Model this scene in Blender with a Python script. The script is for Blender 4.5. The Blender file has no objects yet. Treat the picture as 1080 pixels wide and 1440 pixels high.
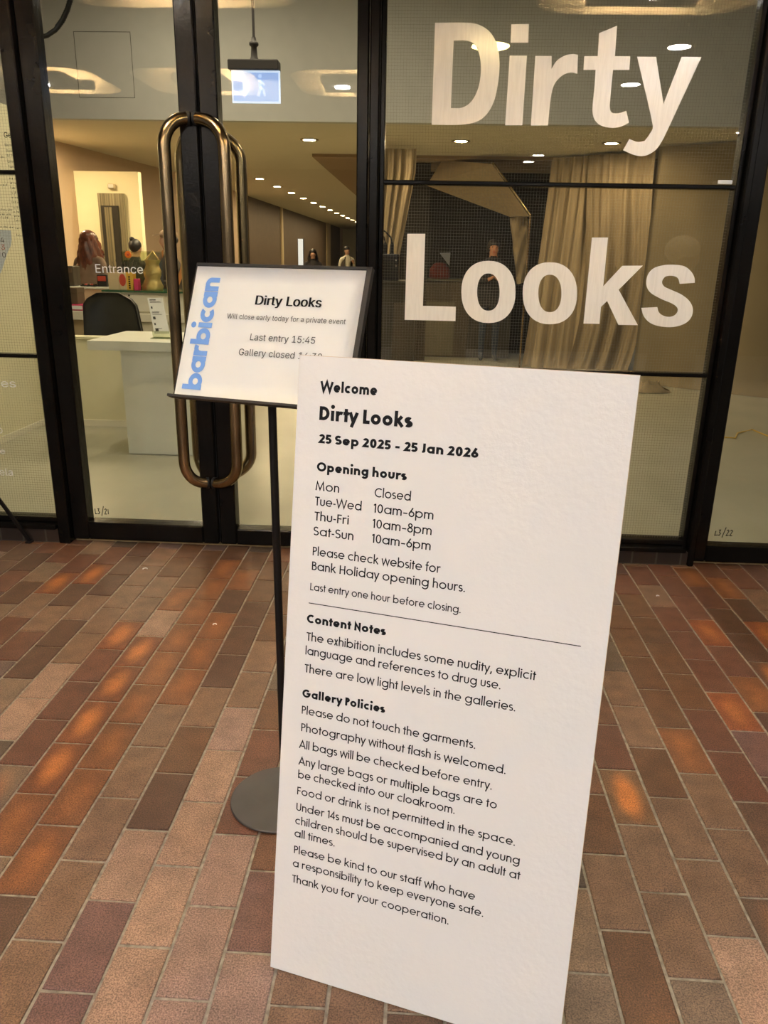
import bpy, math, random
from mathutils import Vector, Matrix
import numpy as np
from mathutils.geometry import tessellate_polygon

S = bpy.context.scene
COL = S.collection
# ------------------------------------------------------------------ camera
F_PX, CX, CY, CAM_H = 1085.0, 540.0, 720.0, 1.5
RW = np.array([[0.99844822, 0.03452373, -0.04369521],
               [0.05231381, -0.3125052, 0.94847444],
               [0.0190899, -0.94928848, -0.31382632]])
cam = bpy.data.cameras.new('camera')
cam_ob = bpy.data.objects.new('camera', cam)
COL.objects.link(cam_ob)
cam.sensor_fit = 'VERTICAL'
cam.sensor_height = 24.0
cam.sensor_width = 18.0
cam.lens = F_PX / 1440.0 * 24.0
cam.clip_start, cam.clip_end = 0.02, 200
mw = Matrix.Identity(4)
for r in range(3):
    mw[r][0], mw[r][1], mw[r][2] = RW[r][0], -RW[r][1], -RW[r][2]
mw[2][3] = CAM_H
cam_ob.matrix_world = mw
S.camera = cam_ob
# ------------------------------------------------------------------ view, world, sampling options
S.view_settings.view_transform = 'Standard'
S.view_settings.look = 'None'
S.view_settings.exposure = 0.0
S.view_settings.gamma = 1.0
S.view_settings.use_curve_mapping = False
try:
    S.cycles.use_denoising = True
    S.cycles.max_bounces = 8
    S.cycles.diffuse_bounces = 4
    S.cycles.glossy_bounces = 4
    S.cycles.transmission_bounces = 6
    S.cycles.transparent_max_bounces = 24
    S.cycles.sample_clamp_indirect = 60.0
    S.cycles.caustics_reflective = False
    S.cycles.caustics_refractive = False
except Exception:
    pass
W = bpy.data.worlds.new('world'); S.world = W
W.use_nodes = True
W.node_tree.nodes['Background'].inputs[0].default_value = (1.0, 0.93, 0.85, 1)
W.node_tree.nodes['Background'].inputs[1].default_value = 0.12
# light levels (radiance of the lamp discs)
K_OUT = 1130.0        # white downlights behind the camera, most of them added to light the board
K_FRONT = 230.0      # white downlights close to the shop front
K_COVE = 600.0       # warm lamps inside the ceiling coffers
K_HALL = 520.0 # warm downlights of the hall
K_SHOP = 900.0 # warm spots added over the shop, hidden by the door frames
C_OUT = (1.0, 0.955, 0.915)
C_WARM = (1.0, 0.70, 0.36)
C_HALL = (1.0, 0.76, 0.45)

# ------------------------------------------------------------------ helpers
def at(u, v, y):
    """point of the plane y = const (a given depth) seen at photo coordinates u, v"""
    d = RW @ np.array([u - CX, v - CY, F_PX]); t = y / d[1]
    return Vector((d[0] * t, y, CAM_H + d[2] * t))
def atz(u, v, z):
    d = RW @ np.array([u - CX, v - CY, F_PX]); t = (z - CAM_H) / d[2]
    return Vector((d[0] * t, d[1] * t, z))

def link(name, me, mats, parent=None):
    o = bpy.data.objects.new(name, me); COL.objects.link(o)
    for m in (mats if isinstance(mats, (list, tuple)) else [mats]):
        me.materials.append(m)
    if parent: o.parent = parent
    return o

class MB:
    """collects shapes; build() links them as ONE mesh object"""
    def __init__(s): s.v = []; s.f = []; s.mi = []; s.sm = []
    def add(s, vs, fs, mi=0, sm=False):
        b = len(s.v); s.v += [tuple(x) for x in vs]
        s.f += [tuple(b + i for i in f) for f in fs]; s.mi += [mi] * len(fs); s.sm += [sm] * len(fs); return s
    def box(s, x0, x1, y0, y1, z0, z1, mi=0):
        v = [(x, y, z) for x in (x0, x1) for y in (y0, y1) for z in (z0, z1)]
        return s.add(v, [(0, 1, 3, 2), (4, 6, 7, 5), (0, 4, 5, 1), (2, 3, 7, 6), (0, 2, 6, 4), (1, 5, 7, 3)], mi)
    def fbox(s, o, ex, ey, ez, mi=0):
        o, ex, ey, ez = Vector(o), Vector(ex), Vector(ey), Vector(ez)
        v = [o + ex * a + ey * b + ez * c for a in (0, 1) for b in (0, 1) for c in (0, 1)]
        return s.add(v, [(0, 1, 3, 2), (4, 6, 7, 5), (0, 4, 5, 1), (2, 3, 7, 6), (0, 2, 6, 4), (1, 5, 7, 3)], mi)
    def bev(s, x0, x1, y0, y1, z0, z1, b, mi=0):
        """box with chamfered edges"""
        vs, idx = [], {}
        for ix, x in enumerate((x0, x1)):
            for iy, y in enumerate((y0, y1)):
                for iz, z in enumerate((z0, z1)):
                    sx, sy, sz = (1 - 2 * ix) * b, (1 - 2 * iy) * b, (1 - 2 * iz) * b
                    for k, p in enumerate(((x, y + sy, z + sz), (x + sx, y, z + sz), (x + sx, y + sy, z))):
                        idx[(ix, iy, iz, k)] = len(vs); vs.append(p)
        fs = []
        g = lambda a, b_, c, k: idx[(a, b_, c, k)]
        for i in (0, 1):
            fs.append([g(i, 0, 0, 0), g(i, 0, 1, 0), g(i, 1, 1, 0), g(i, 1, 0, 0)])
            fs.append([g(0, i, 0, 1), g(1, i, 0, 1), g(1, i, 1, 1), g(0, i, 1, 1)])
            fs.append([g(0, 0, i, 2), g(0, 1, i, 2), g(1, 1, i, 2), g(1, 0, i, 2)])
            for j in (0, 1):
                fs.append([g(i, j, 0, 0), g(i, j, 1, 0), g(i, j, 1, 1), g(i, j, 0, 1)])
                fs.append([g(i, 0, j, 0), g(i, 1, j, 0), g(i, 1, j, 2), g(i, 0, j, 2)])
                fs.append([g(0, i, j, 1), g(1, i, j, 1), g(1, i, j, 2), g(0, i, j, 2)])
                for k in (0, 1):
                    fs.append([g(i, j, k, 0), g(i, j, k, 1), g(i, j, k, 2)])
        return s.add(vs, fs, mi)
    def tube(s, pts, r, n=12, mi=0, cap=True):
        pts = [Vector(p) for p in pts]; rs = r if isinstance(r, (list, tuple)) else [r] * len(pts)
        vs, fs = [], []; prev = None
        for i, p in enumerate(pts):
            t = (pts[min(i + 1, len(pts) - 1)] - pts[max(i - 1, 0)]).normalized()
            if prev is None:
                a = Vector((0, 0, 1)) if abs(t.z) < .9 else Vector((1, 0, 0)); u = t.cross(a).normalized()
            else:
                u = (prev - t * prev.dot(t)).normalized()
            prev = u; w = t.cross(u)
            for k in range(n):
                th = 2 * math.pi * k / n; vs.append(p + (u * math.cos(th) + w * math.sin(th)) * rs[i])
        for i in range(len(pts) - 1):
            for k in range(n):
                fs.append((i * n + k, i * n + (k + 1) % n, (i + 1) * n + (k + 1) % n, (i + 1) * n + k))
        s.add(vs, fs, mi, True)
        if cap: s.add(vs[:n], [tuple(range(n))[::-1]], mi); s.add(vs[-n:], [tuple(range(n))], mi)
        return s
    def lathe(s, c, prof, n=32, mi=0, sm=True, sx=1, sy=1, cap=True):
        vs = [(c[0] + r * sx * math.cos(2 * math.pi * k / n), c[1] + r * sy * math.sin(2 * math.pi * k / n), c[2] + z) for r, z in prof for k in range(n)]
        fs = [(i * n + k, i * n + (k + 1) % n, (i + 1) * n + (k + 1) % n, (i + 1) * n + k) for i in range(len(prof) - 1) for k in range(n)]
        s.add(vs, fs, mi, sm)
        if cap: s.add(vs[:n], [tuple(range(n))[::-1]], mi); s.add(vs[-n:], [tuple(range(n))], mi)
        return s
    def prism(s, poly, d, mi=0):
        """closed planar polygon (3-D points) pushed along d"""
        n = len(poly); d = Vector(d); vs = [Vector(p) for p in poly] + [Vector(p) + d for p in poly]
        return s.add(vs, [tuple(range(n))[::-1], tuple(range(n, 2 * n))] + [(i, (i + 1) % n, n + (i + 1) % n, n + i) for i in range(n)], mi)
    def grid(s, P, mi=0, th=None, sm=True):
        """P[i][j] points; th = thickness vector"""
        R, Cn = len(P), len(P[0]); vs = [Vector(p) for row in P for p in row]
        fs = [(i * Cn + j, i * Cn + j + 1, (i + 1) * Cn + j + 1, (i + 1) * Cn + j) for i in range(R - 1) for j in range(Cn - 1)]
        if th is None: return s.add(vs, fs, mi, sm)
        N = len(vs); th = Vector(th); vs2 = vs + [v + th for v in vs]
        f2 = fs + [tuple(N + i for i in f[::-1]) for f in fs]
        loop = [j for j in range(Cn)] + [i * Cn + Cn - 1 for i in range(1, R)] + [(R - 1) * Cn + j for j in range(Cn - 2, -1, -1)] + [i * Cn for i in range(R - 2, 0, -1)]
        f2 += [(loop[k], loop[(k + 1) % len(loop)], N + loop[(k + 1) % len(loop)], N + loop[k]) for k in range(len(loop))]
        return s.add(vs2, f2, mi, sm)
    def sphere(s, c, rx, ry, rz, n=16, m=10, mi=0):
        prof = []
        vs = [(c[0], c[1], c[2] - rz)]
        for i in range(1, m):
            a = -math.pi / 2 + math.pi * i / m
            vs += [(c[0] + rx * math.cos(a) * math.cos(2 * math.pi * k / n), c[1] + ry * math.cos(a) * math.sin(2 * math.pi * k / n), c[2] + rz * math.sin(a)) for k in range(n)]
        vs.append((c[0], c[1], c[2] + rz)); L = len(vs) - 1
        fs = [(0, 1 + (k + 1) % n, 1 + k) for k in range(n)] + [(L, L - n + k, L - n + (k + 1) % n) for k in range(n)]
        fs += [(1 + i * n + k, 1 + i * n + (k + 1) % n, 1 + (i + 1) * n + (k + 1) % n, 1 + (i + 1) * n + k) for i in range(m - 2) for k in range(n)]
        return s.add(vs, fs, mi, True)
    def build(s, name, mats, parent=None):
        off = Vector(parent.matrix_world.translation) if parent else Vector((0, 0, 0))
        if parent:
            p, off = parent, Vector((0, 0, 0))
            while p: off += p.location; p = p.parent
        me = bpy.data.meshes.new(name)
        me.from_pydata([tuple(Vector(v) - off) for v in s.v], [], s.f)
        me.polygons.foreach_set('material_index', s.mi)
        me.polygons.foreach_set('use_smooth', s.sm)
        me.update()
        return link(name, me, mats, parent)

def thing(name, label, cat, loc, group=None):
    o = bpy.data.objects.new(name, None); COL.objects.link(o)
    o.location = loc; o.empty_display_size = .1
    o['label'] = label; o['category'] = cat
    if group: o['group'] = group
    return o
def tag(o, label, cat, group=None):
    o['label'] = label; o['category'] = cat
    if group: o['group'] = group
    return o
def struct(o, label=None, cat=None):
    o['kind'] = 'structure'
    if label: o['label'] = label
    if cat: o['category'] = cat
    return o
def sroot(name, label, cat, loc=(0, 0, 0)):
    return struct(thing(name, label, cat, loc))

# ------------------------------------------------------------------ materials
def nt(name):
    m = bpy.data.materials.new(name); m.use_nodes = True
    t = m.node_tree; return m, t, t.nodes['Principled BSDF']
def nd(t, kind, **kw):
    n = t.nodes.new(kind)
    for k, v in kw.items(): setattr(n, k, v)
    return n
def mat(name, col, rough=.5, metal=0., noise=0., scale=8., bump=0., bscale=None, spec=None, stretch=(1, 1, 1), coat=0., detail=4):
    """procedural surface: colour broken up by noise, optional bump"""
    m, t, b = nt(name)
    b.inputs['Roughness'].default_value = rough; b.inputs['Metallic'].default_value = metal
    if spec is not None: b.inputs['Specular IOR Level'].default_value = spec
    if coat: b.inputs['Coat Weight'].default_value = coat; b.inputs['Coat Roughness'].default_value = .08
    tc = nd(t, 'ShaderNodeTexCoord'); mp = nd(t, 'ShaderNodeMapping'); mp.inputs['Scale'].default_value = stretch
    t.links.new(tc.outputs['Object'], mp.inputs['Vector'])
    nz = nd(t, 'ShaderNodeTexNoise'); nz.inputs['Scale'].default_value = scale; nz.inputs['Detail'].default_value = detail
    t.links.new(mp.outputs[0], nz.inputs['Vector'])
    mr = nd(t, 'ShaderNodeMapRange'); mr.inputs['From Min'].default_value = .3; mr.inputs['From Max'].default_value = .7
    mr.inputs['To Min'].default_value = 1 - noise; mr.inputs['To Max'].default_value = 1 + noise
    t.links.new(nz.outputs['Fac'], mr.inputs['Value'])
    mx = nd(t, 'ShaderNodeVectorMath', operation='SCALE'); mx.inputs[0].default_value = col[:3]
    t.links.new(mr.outputs[0], mx.inputs['Scale']); t.links.new(mx.outputs[0], b.inputs['Base Color'])
    if bump:
        n2 = nd(t, 'ShaderNodeTexNoise'); n2.inputs['Scale'].default_value = bscale or scale * 4; n2.inputs['Detail'].default_value = 5
        t.links.new(mp.outputs[0], n2.inputs['Vector'])
        bp = nd(t, 'ShaderNodeBump'); bp.inputs['Strength'].default_value = bump; bp.inputs['Distance'].default_value = .004
        t.links.new(n2.outputs['Fac'], bp.inputs['Height']); t.links.new(bp.outputs[0], b.inputs['Normal'])
    return m
def emit(name, col, strength):
    m, t, b = nt(name); b.inputs['Base Color'].default_value = (.8, .8, .8, 1)
    b.inputs['Emission Color'].default_value = (*col, 1); b.inputs['Emission Strength'].default_value = strength
    return m
def glass_mat(name, tint, ior=1.5, rough=0.0):
    """thin window pane: clear with a Fresnel mirror coat, both faces"""
    m, t, b = nt(name); t.nodes.remove(b)
    out = t.nodes['Material Output']
    tr = nd(t, 'ShaderNodeBsdfTransparent'); tr.inputs[0].default_value = (*tint, 1)
    gl = nd(t, 'ShaderNodeBsdfGlossy'); gl.inputs['Roughness'].default_value = rough
    ge = nd(t, 'ShaderNodeNewGeometry'); fr = nd(t, 'ShaderNodeFresnel')
    mr = nd(t, 'ShaderNodeMapRange'); mr.inputs['To Min'].default_value = ior; mr.inputs['To Max'].default_value = 1 / ior
    t.links.new(ge.outputs['Backfacing'], mr.inputs['Value']); t.links.new(mr.outputs[0], fr.inputs['IOR'])
    mx = nd(t, 'ShaderNodeMixShader')
    t.links.new(fr.outputs[0], mx.inputs[0]); t.links.new(tr.outputs[0], mx.inputs[1]); t.links.new(gl.outputs[0], mx.inputs[2])
    t.links.new(mx.outputs[0], out.inputs['Surface']); return m

def brick_mat():
    m, t, b = nt('paving_brick')
    at_ = nd(t, 'ShaderNodeAttribute', attribute_name='brick_colour')
    fl = nd(t, 'ShaderNodeAttribute', attribute_name='flash')
    uv = nd(t, 'ShaderNodeUVMap', uv_map='brick_uv')
    tc = nd(t, 'ShaderNodeTexCoord')
    n1 = nd(t, 'ShaderNodeTexNoise'); n1.inputs['Scale'].default_value = 270; n1.inputs['Detail'].default_value = 4
    n2 = nd(t, 'ShaderNodeTexNoise'); n2.inputs['Scale'].default_value = 14; n2.inputs['Detail'].default_value = 5
    t.links.new(tc.outputs['Object'], n1.inputs['Vector']); t.links.new(tc.outputs['Object'], n2.inputs['Vector'])
    r1 = nd(t, 'ShaderNodeMapRange'); r1.inputs['From Min'].default_value = .32; r1.inputs['From Max'].default_value = .66; r1.inputs['To Min'].default_value = .42; r1.inputs['To Max'].default_value = 1.36
    r2 = nd(t, 'ShaderNodeMapRange'); r2.inputs['From Min'].default_value = .3; r2.inputs['From Max'].default_value = .7; r2.inputs['To Min'].default_value = .8; r2.inputs['To Max'].default_value = 1.2
    t.links.new(n1.outputs['Fac'], r1.inputs['Value']); t.links.new(n2.outputs['Fac'], r2.inputs['Value'])
    mul = nd(t, 'ShaderNodeMath', operation='MULTIPLY'); t.links.new(r1.outputs[0], mul.inputs[0]); t.links.new(r2.outputs[0], mul.inputs[1])
    # kiln flash: an orange heart in some bricks (uv centred on the brick)
    dist = nd(t, 'ShaderNodeVectorMath', operation='LENGTH')
    mp = nd(t, 'ShaderNodeMapping'); mp.inputs['Location'].default_value = (-.5 * 2.3, -.5 * 1.9, 0); mp.inputs['Scale'].default_value = (2.3, 1.9, 0)
    t.links.new(uv.outputs[0], mp.inputs['Vector']); 
    ad = nd(t, 'ShaderNodeVectorMath', operation='MULTIPLY_ADD'); ad.inputs[1].default_value = (.35, .35, 0)
    t.links.new(n2.outputs['Color'], ad.inputs[0]); t.links.new(mp.outputs[0], ad.inputs[2])
    sb = nd(t, 'ShaderNodeVectorMath', operation='SUBTRACT'); sb.inputs[1].default_value = (.17, .17, .17)
    t.links.new(ad.outputs[0], sb.inputs[0]); t.links.new(sb.outputs[0], dist.inputs[0])
    r3 = nd(t, 'ShaderNodeMapRange', interpolation_type='SMOOTHSTEP'); r3.inputs['From Min'].default_value = 1.05; r3.inputs['From Max'].default_value = .1
    t.links.new(dist.outputs['Value'], r3.inputs['Value'])
    m3 = nd(t, 'ShaderNodeMath', operation='MULTIPLY'); t.links.new(r3.outputs[0], m3.inputs[0]); t.links.new(fl.outputs['Fac'], m3.inputs[1])
    mix = nd(t, 'ShaderNodeMix', data_type='RGBA'); mix.inputs['B'].default_value = (.55, .19, .05, 1)
    t.links.new(m3.outputs[0], mix.inputs['Factor']); t.links.new(at_.outputs['Color'], mix.inputs['A'])
    sc = nd(t, 'ShaderNodeVectorMath', operation='SCALE'); t.links.new(mix.outputs['Result'], sc.inputs[0]); t.links.new(mul.outputs[0], sc.inputs['Scale'])
    t.links.new(sc.outputs[0], b.inputs['Base Color'])
    b.inputs['Roughness'].default_value = .52; b.inputs['Specular IOR Level'].default_value = .45
    bp = nd(t, 'ShaderNodeBump'); bp.inputs['Strength'].default_value = .35; bp.inputs['Distance'].default_value = .002
    t.links.new(n1.outputs['Fac'], bp.inputs['Height']); t.links.new(bp.outputs[0], b.inputs['Normal'])
    return m
def brick_row_mat(name, c1, c2, grout, bw, rh):
    m, t, b = nt(name); tc = nd(t, 'ShaderNodeTexCoord'); mp = nd(t, 'ShaderNodeMapping')
    mp.inputs['Rotation'].default_value = (math.pi / 2, 0, 0)
    bt = nd(t, 'ShaderNodeTexBrick'); bt.inputs['Color1'].default_value = (*c1, 1); bt.inputs['Color2'].default_value = (*c2, 1); bt.inputs['Mortar'].default_value = (*grout, 1)
    bt.inputs['Scale'].default_value = 1; bt.inputs['Brick Width'].default_value = bw; bt.inputs['Row Height'].default_value = rh; bt.inputs['Mortar Size'].default_value = .005
    t.links.new(tc.outputs['Object'], mp.inputs[0]); t.links.new(mp.outputs[0], bt.inputs['Vector']); t.links.new(bt.outputs['Color'], b.inputs['Base Color'])
    b.inputs['Roughness'].default_value = .55; return m
def paint_mat():
    m, t, b = nt('brushed_white_paint'); tc = nd(t, 'ShaderNodeTexCoord'); mp = nd(t, 'ShaderNodeMapping'); mp.inputs['Scale'].default_value = (60, 1, 5)
    nz = nd(t, 'ShaderNodeTexNoise'); nz.inputs['Scale'].default_value = 1.6; nz.inputs['Detail'].default_value = 6; nz.inputs['Distortion'].default_value = .6
    t.links.new(tc.outputs['Object'], mp.inputs[0]); t.links.new(mp.outputs[0], nz.inputs['Vector'])
    cr = nd(t, 'ShaderNodeValToRGB'); e = cr.color_ramp.elements
    e[0].position = .3; e[0].color = (.86, .835, .80, 1); e[1].position = .58; e[1].color = (.93, .905, .87, 1)
    t.links.new(nz.outputs['Fac'], cr.inputs[0]); t.links.new(cr.outputs[0], b.inputs['Base Color']); b.inputs['Roughness'].default_value = .16
    bp = nd(t, 'ShaderNodeBump'); bp.inputs['Strength'].default_value = .25; bp.inputs['Distance'].default_value = .002
    t.links.new(nz.outputs['Fac'], bp.inputs['Height']); t.links.new(bp.outputs[0], b.inputs['Normal'])
    return m

M = {}
M['black'] = mat('black_gloss_paint', (.0055, .0048, .0042), .24, noise=.3, bump=.2, bscale=60, scale=6, spec=.13)
M['black_matt'] = mat('black_satin_metal', (.009, .008, .008), .42, noise=.2, spec=.3)
M['gap'] = mat('black_rubber', (.004, .004, .004), .7)
M['glass'] = glass_mat('window_glass', (.95, .96, .93))
M['wire'] = mat('glass_reinforcing_wire', (.20, .185, .15), .5, noise=.1)
M['brass'] = mat('aged_brass', (.36, .265, .150), .22, metal=1, noise=.45, scale=9, bump=.08, bscale=40, stretch=(1, 1, .35))
M['letter'] = paint_mat()
M['white_vinyl'] = mat('white_vinyl', (.86, .86, .85), .5)
M['black_vinyl'] = mat('black_vinyl', (.007, .007, .009), .6, spec=.2)
M['grey_ink'] = mat('dark_grey_ink', (.05, .05, .05), .6)
M['blue_ink'] = mat('blue_ink', (.165, .36, .83), .6, noise=.04)
M['board'] = mat('white_rolled_paint', (.83, .812, .797), .40, noise=.012, scale=3, bump=.24, bscale=80)
M['ply'] = mat('plywood_edge', (.62, .47, .32), .6, noise=.2, scale=40, stretch=(1, 1, .1))
M['paper'] = mat('white_paper', (.79, .79, .785), .55, noise=.015, scale=10)
M['base_steel'] = mat('grey_steel', (.078, .069, .068), .40, metal=.35, noise=.15, scale=7)
M['brick'] = brick_mat()
M['grout'] = mat('mortar', (.30, .262, .205), .85, noise=.35, scale=60, bump=.5, bscale=200)
M['plinth'] = brick_row_mat('plinth_brick', (.030, .017, .011), (.020, .012, .008), (.06, .05, .038), .125, .2)
M['stone'] = mat('worn_stone', (.34, .24, .11), .7, noise=.35, scale=18)
M['concrete'] = mat('board_marked_concrete', (.20, .19, .17), .85, noise=.25, scale=9, bump=.5, bscale=40)
M['ceil_out'] = mat('grey_ceiling_paint', (.16, .15, .13), .8, noise=.05)
M['coffer'] = mat('coffer_paint', (.72, .66, .56), .8)
M['plate'] = mat('grey_fitting', (.22, .22, .21), .5)
M['dark_wall'] = mat('dark_brick_wall', (.05, .04, .034), .8, noise=.3)
M['floor_in'] = mat('polished_concrete', (.37, .355, .27), .28, noise=.10, scale=1.6, detail=8, bump=.05, bscale=6)
M['cream'] = mat('cream_wall_paint', (.70, .66, .46), .7, noise=.02)
M['salmon'] = mat('salmon_wall_paint', (.60, .44, .30), .7, noise=.02)
M['yellow_wall'] = mat('pale_yellow_wall', (.86, .77, .50), .7, noise=.01)
M['ceil_in'] = mat('warm_white_ceiling', (.62, .56, .42), .85, noise=.02)
M['bulk'] = mat('grey_plaster', (.47, .465, .44), .85, noise=.03)
M['line'] = mat('shadow_gap', (.12, .115, .10), .9)
M['brown'] = mat('brown_panel', (.115, .075, .040), .6, noise=.1)
M['brown_ceil'] = mat('shaded_brown_soffit', (.30, .20, .115), .8, noise=.03)  # darker brown takes in the shade of the unlit gallery ceiling
M['strip'] = mat('pale_trim', (.55, .42, .24), .6)
M['white_lam'] = mat('white_laminate', (.74, .74, .66), .35, noise=.03, scale=4)
M['white_gloss'] = mat('white_board', (.76, .72, .60), .4)
M['calico'] = mat('beige_calico', (.33, .255, .155), .85, noise=.10, scale=5, stretch=(6, 6, .6), bump=.2, bscale=30)
M['calico_dark'] = mat('brown_calico', (.22, .168, .10), .85, noise=.12, scale=5, stretch=(6, 6, .6))
M['tan_cloth'] = mat('tan_cloth', (.23, .18, .105), .85, noise=.06, scale=2)
M['void'] = mat('black_felt', (.018, .014, .011), .9, noise=.3, scale=3, stretch=(.3, .3, 9))
M['dark_wood'] = mat('dark_stained_wood', (.055, .042, .026), .5, noise=.3, scale=10, stretch=(1, 1, .2))
M['olive'] = mat('olive_grey_panel', (.115, .10, .062), .6, noise=.08)
M['chair'] = mat('black_leather', (.010, .010, .011), .32, noise=.3, bump=.2, bscale=50)
M['chrome'] = mat('chrome', (.6, .6, .58), .2, metal=1)
M['skin'] = mat('skin', (.52, .30, .20), .55, noise=.05)
M['skin_warm'] = mat('skin_warm', (.48, .22, .11), .55, noise=.05)
M['hair_red'] = mat('red_hair', (.115, .030, .010), .38, noise=.5, scale=26, stretch=(1, 1, .5), bump=.9, bscale=40)
M['hair_dark'] = mat('dark_hair', (.012, .009, .008), .45, noise=.4, scale=30)
M['hair_white'] = mat('white_hair', (.72, .66, .54), .7, noise=.2, scale=40)
M['coat_brown'] = mat('brown_suede', (.17, .11, .072), .8, noise=.25, scale=8)
M['coat_black'] = mat('black_wool', (.016, .013, .013), .85, noise=.2)
M['coat_olive'] = mat('dark_olive_cloth', (.045, .034, .022), .85, noise=.25, scale=7)
M['jeans'] = mat('blue_denim', (.028, .037, .055), .8, noise=.25, scale=30)
M['shoe'] = mat('dark_shoe', (.012, .012, .013), .5)
M['cap'] = mat('beige_cap', (.42, .29, .19), .8)
M['tan_strap'] = mat('tan_leather', (.50, .20, .05), .55, noise=.1)
M['gold'] = mat('gold_foil', (.62, .47, .17), .32, metal=.7, noise=.3, scale=6, bump=.5, bscale=14)
M['acrylic'] = glass_mat('clear_acrylic', (.86, .88, .78), 1.49)
M['red'] = mat('red_card', (.50, .06, .03), .6)
M['yellow'] = mat('yellow_card', (.70, .42, .05), .6)
M['pink'] = mat('magenta_card', (.62, .04, .13), .5)
M['tan_card'] = mat('pale_card', (.60, .47, .28), .7)
M['orange'] = mat('orange_felt', (.85, .20, .02), .7)
M['glass_edge'] = mat('green_glass_edge', (.03, .10, .05), .15)
M['grey_door'] = mat('brushed_grey_metal', (.26, .22, .13), .35, metal=.3, noise=.5, scale=6, stretch=(8, 1, .1))
M['dark_door'] = mat('dark_metal', (.05, .045, .035), .3, metal=.4)
M['sign_house'] = mat('dark_grey_plastic', (.055, .05, .052), .5)
M['sign_face'] = emit('lit_blue_sign', (.25, .46, 1.0), .86)
M['sign_pale'] = emit('lit_pale_edge', (.62, .76, 1.0), 1.05)
M['screen'] = emit('lit_screen', (.62, .78, .95), .62)
M['lamp_out'] = emit('white_lamp', C_OUT, K_OUT)
M['lamp_front'] = emit('white_lamp_front', C_OUT, K_FRONT)
M['lamp_yellow'] = emit('yellow_lamp', (1, .80, .30), K_FRONT * .35)
M['lamp_cove'] = emit('warm_lamp', C_WARM, K_COVE)
M['lamp_hall'] = emit('warm_downlight', C_HALL, K_HALL)
M['lamp_foyer'] = emit('foyer_lamp', (1, .85, .62), K_HALL)
M['lamp_dim'] = emit('gallery_lamp', C_HALL, K_HALL * .25)
M['fill_shop'] = emit('warm_fill', (1.0, .80, .50), K_SHOP)
M['rim'] = mat('lamp_rim', (.30, .24, .14), .4, metal=.5)
M['gold_cord'] = mat('gold_cord', (.75, .50, .10), .35)
M['sheet'] = mat('pale_blue_sheet', (.80, .86, .88), .6)
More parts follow.
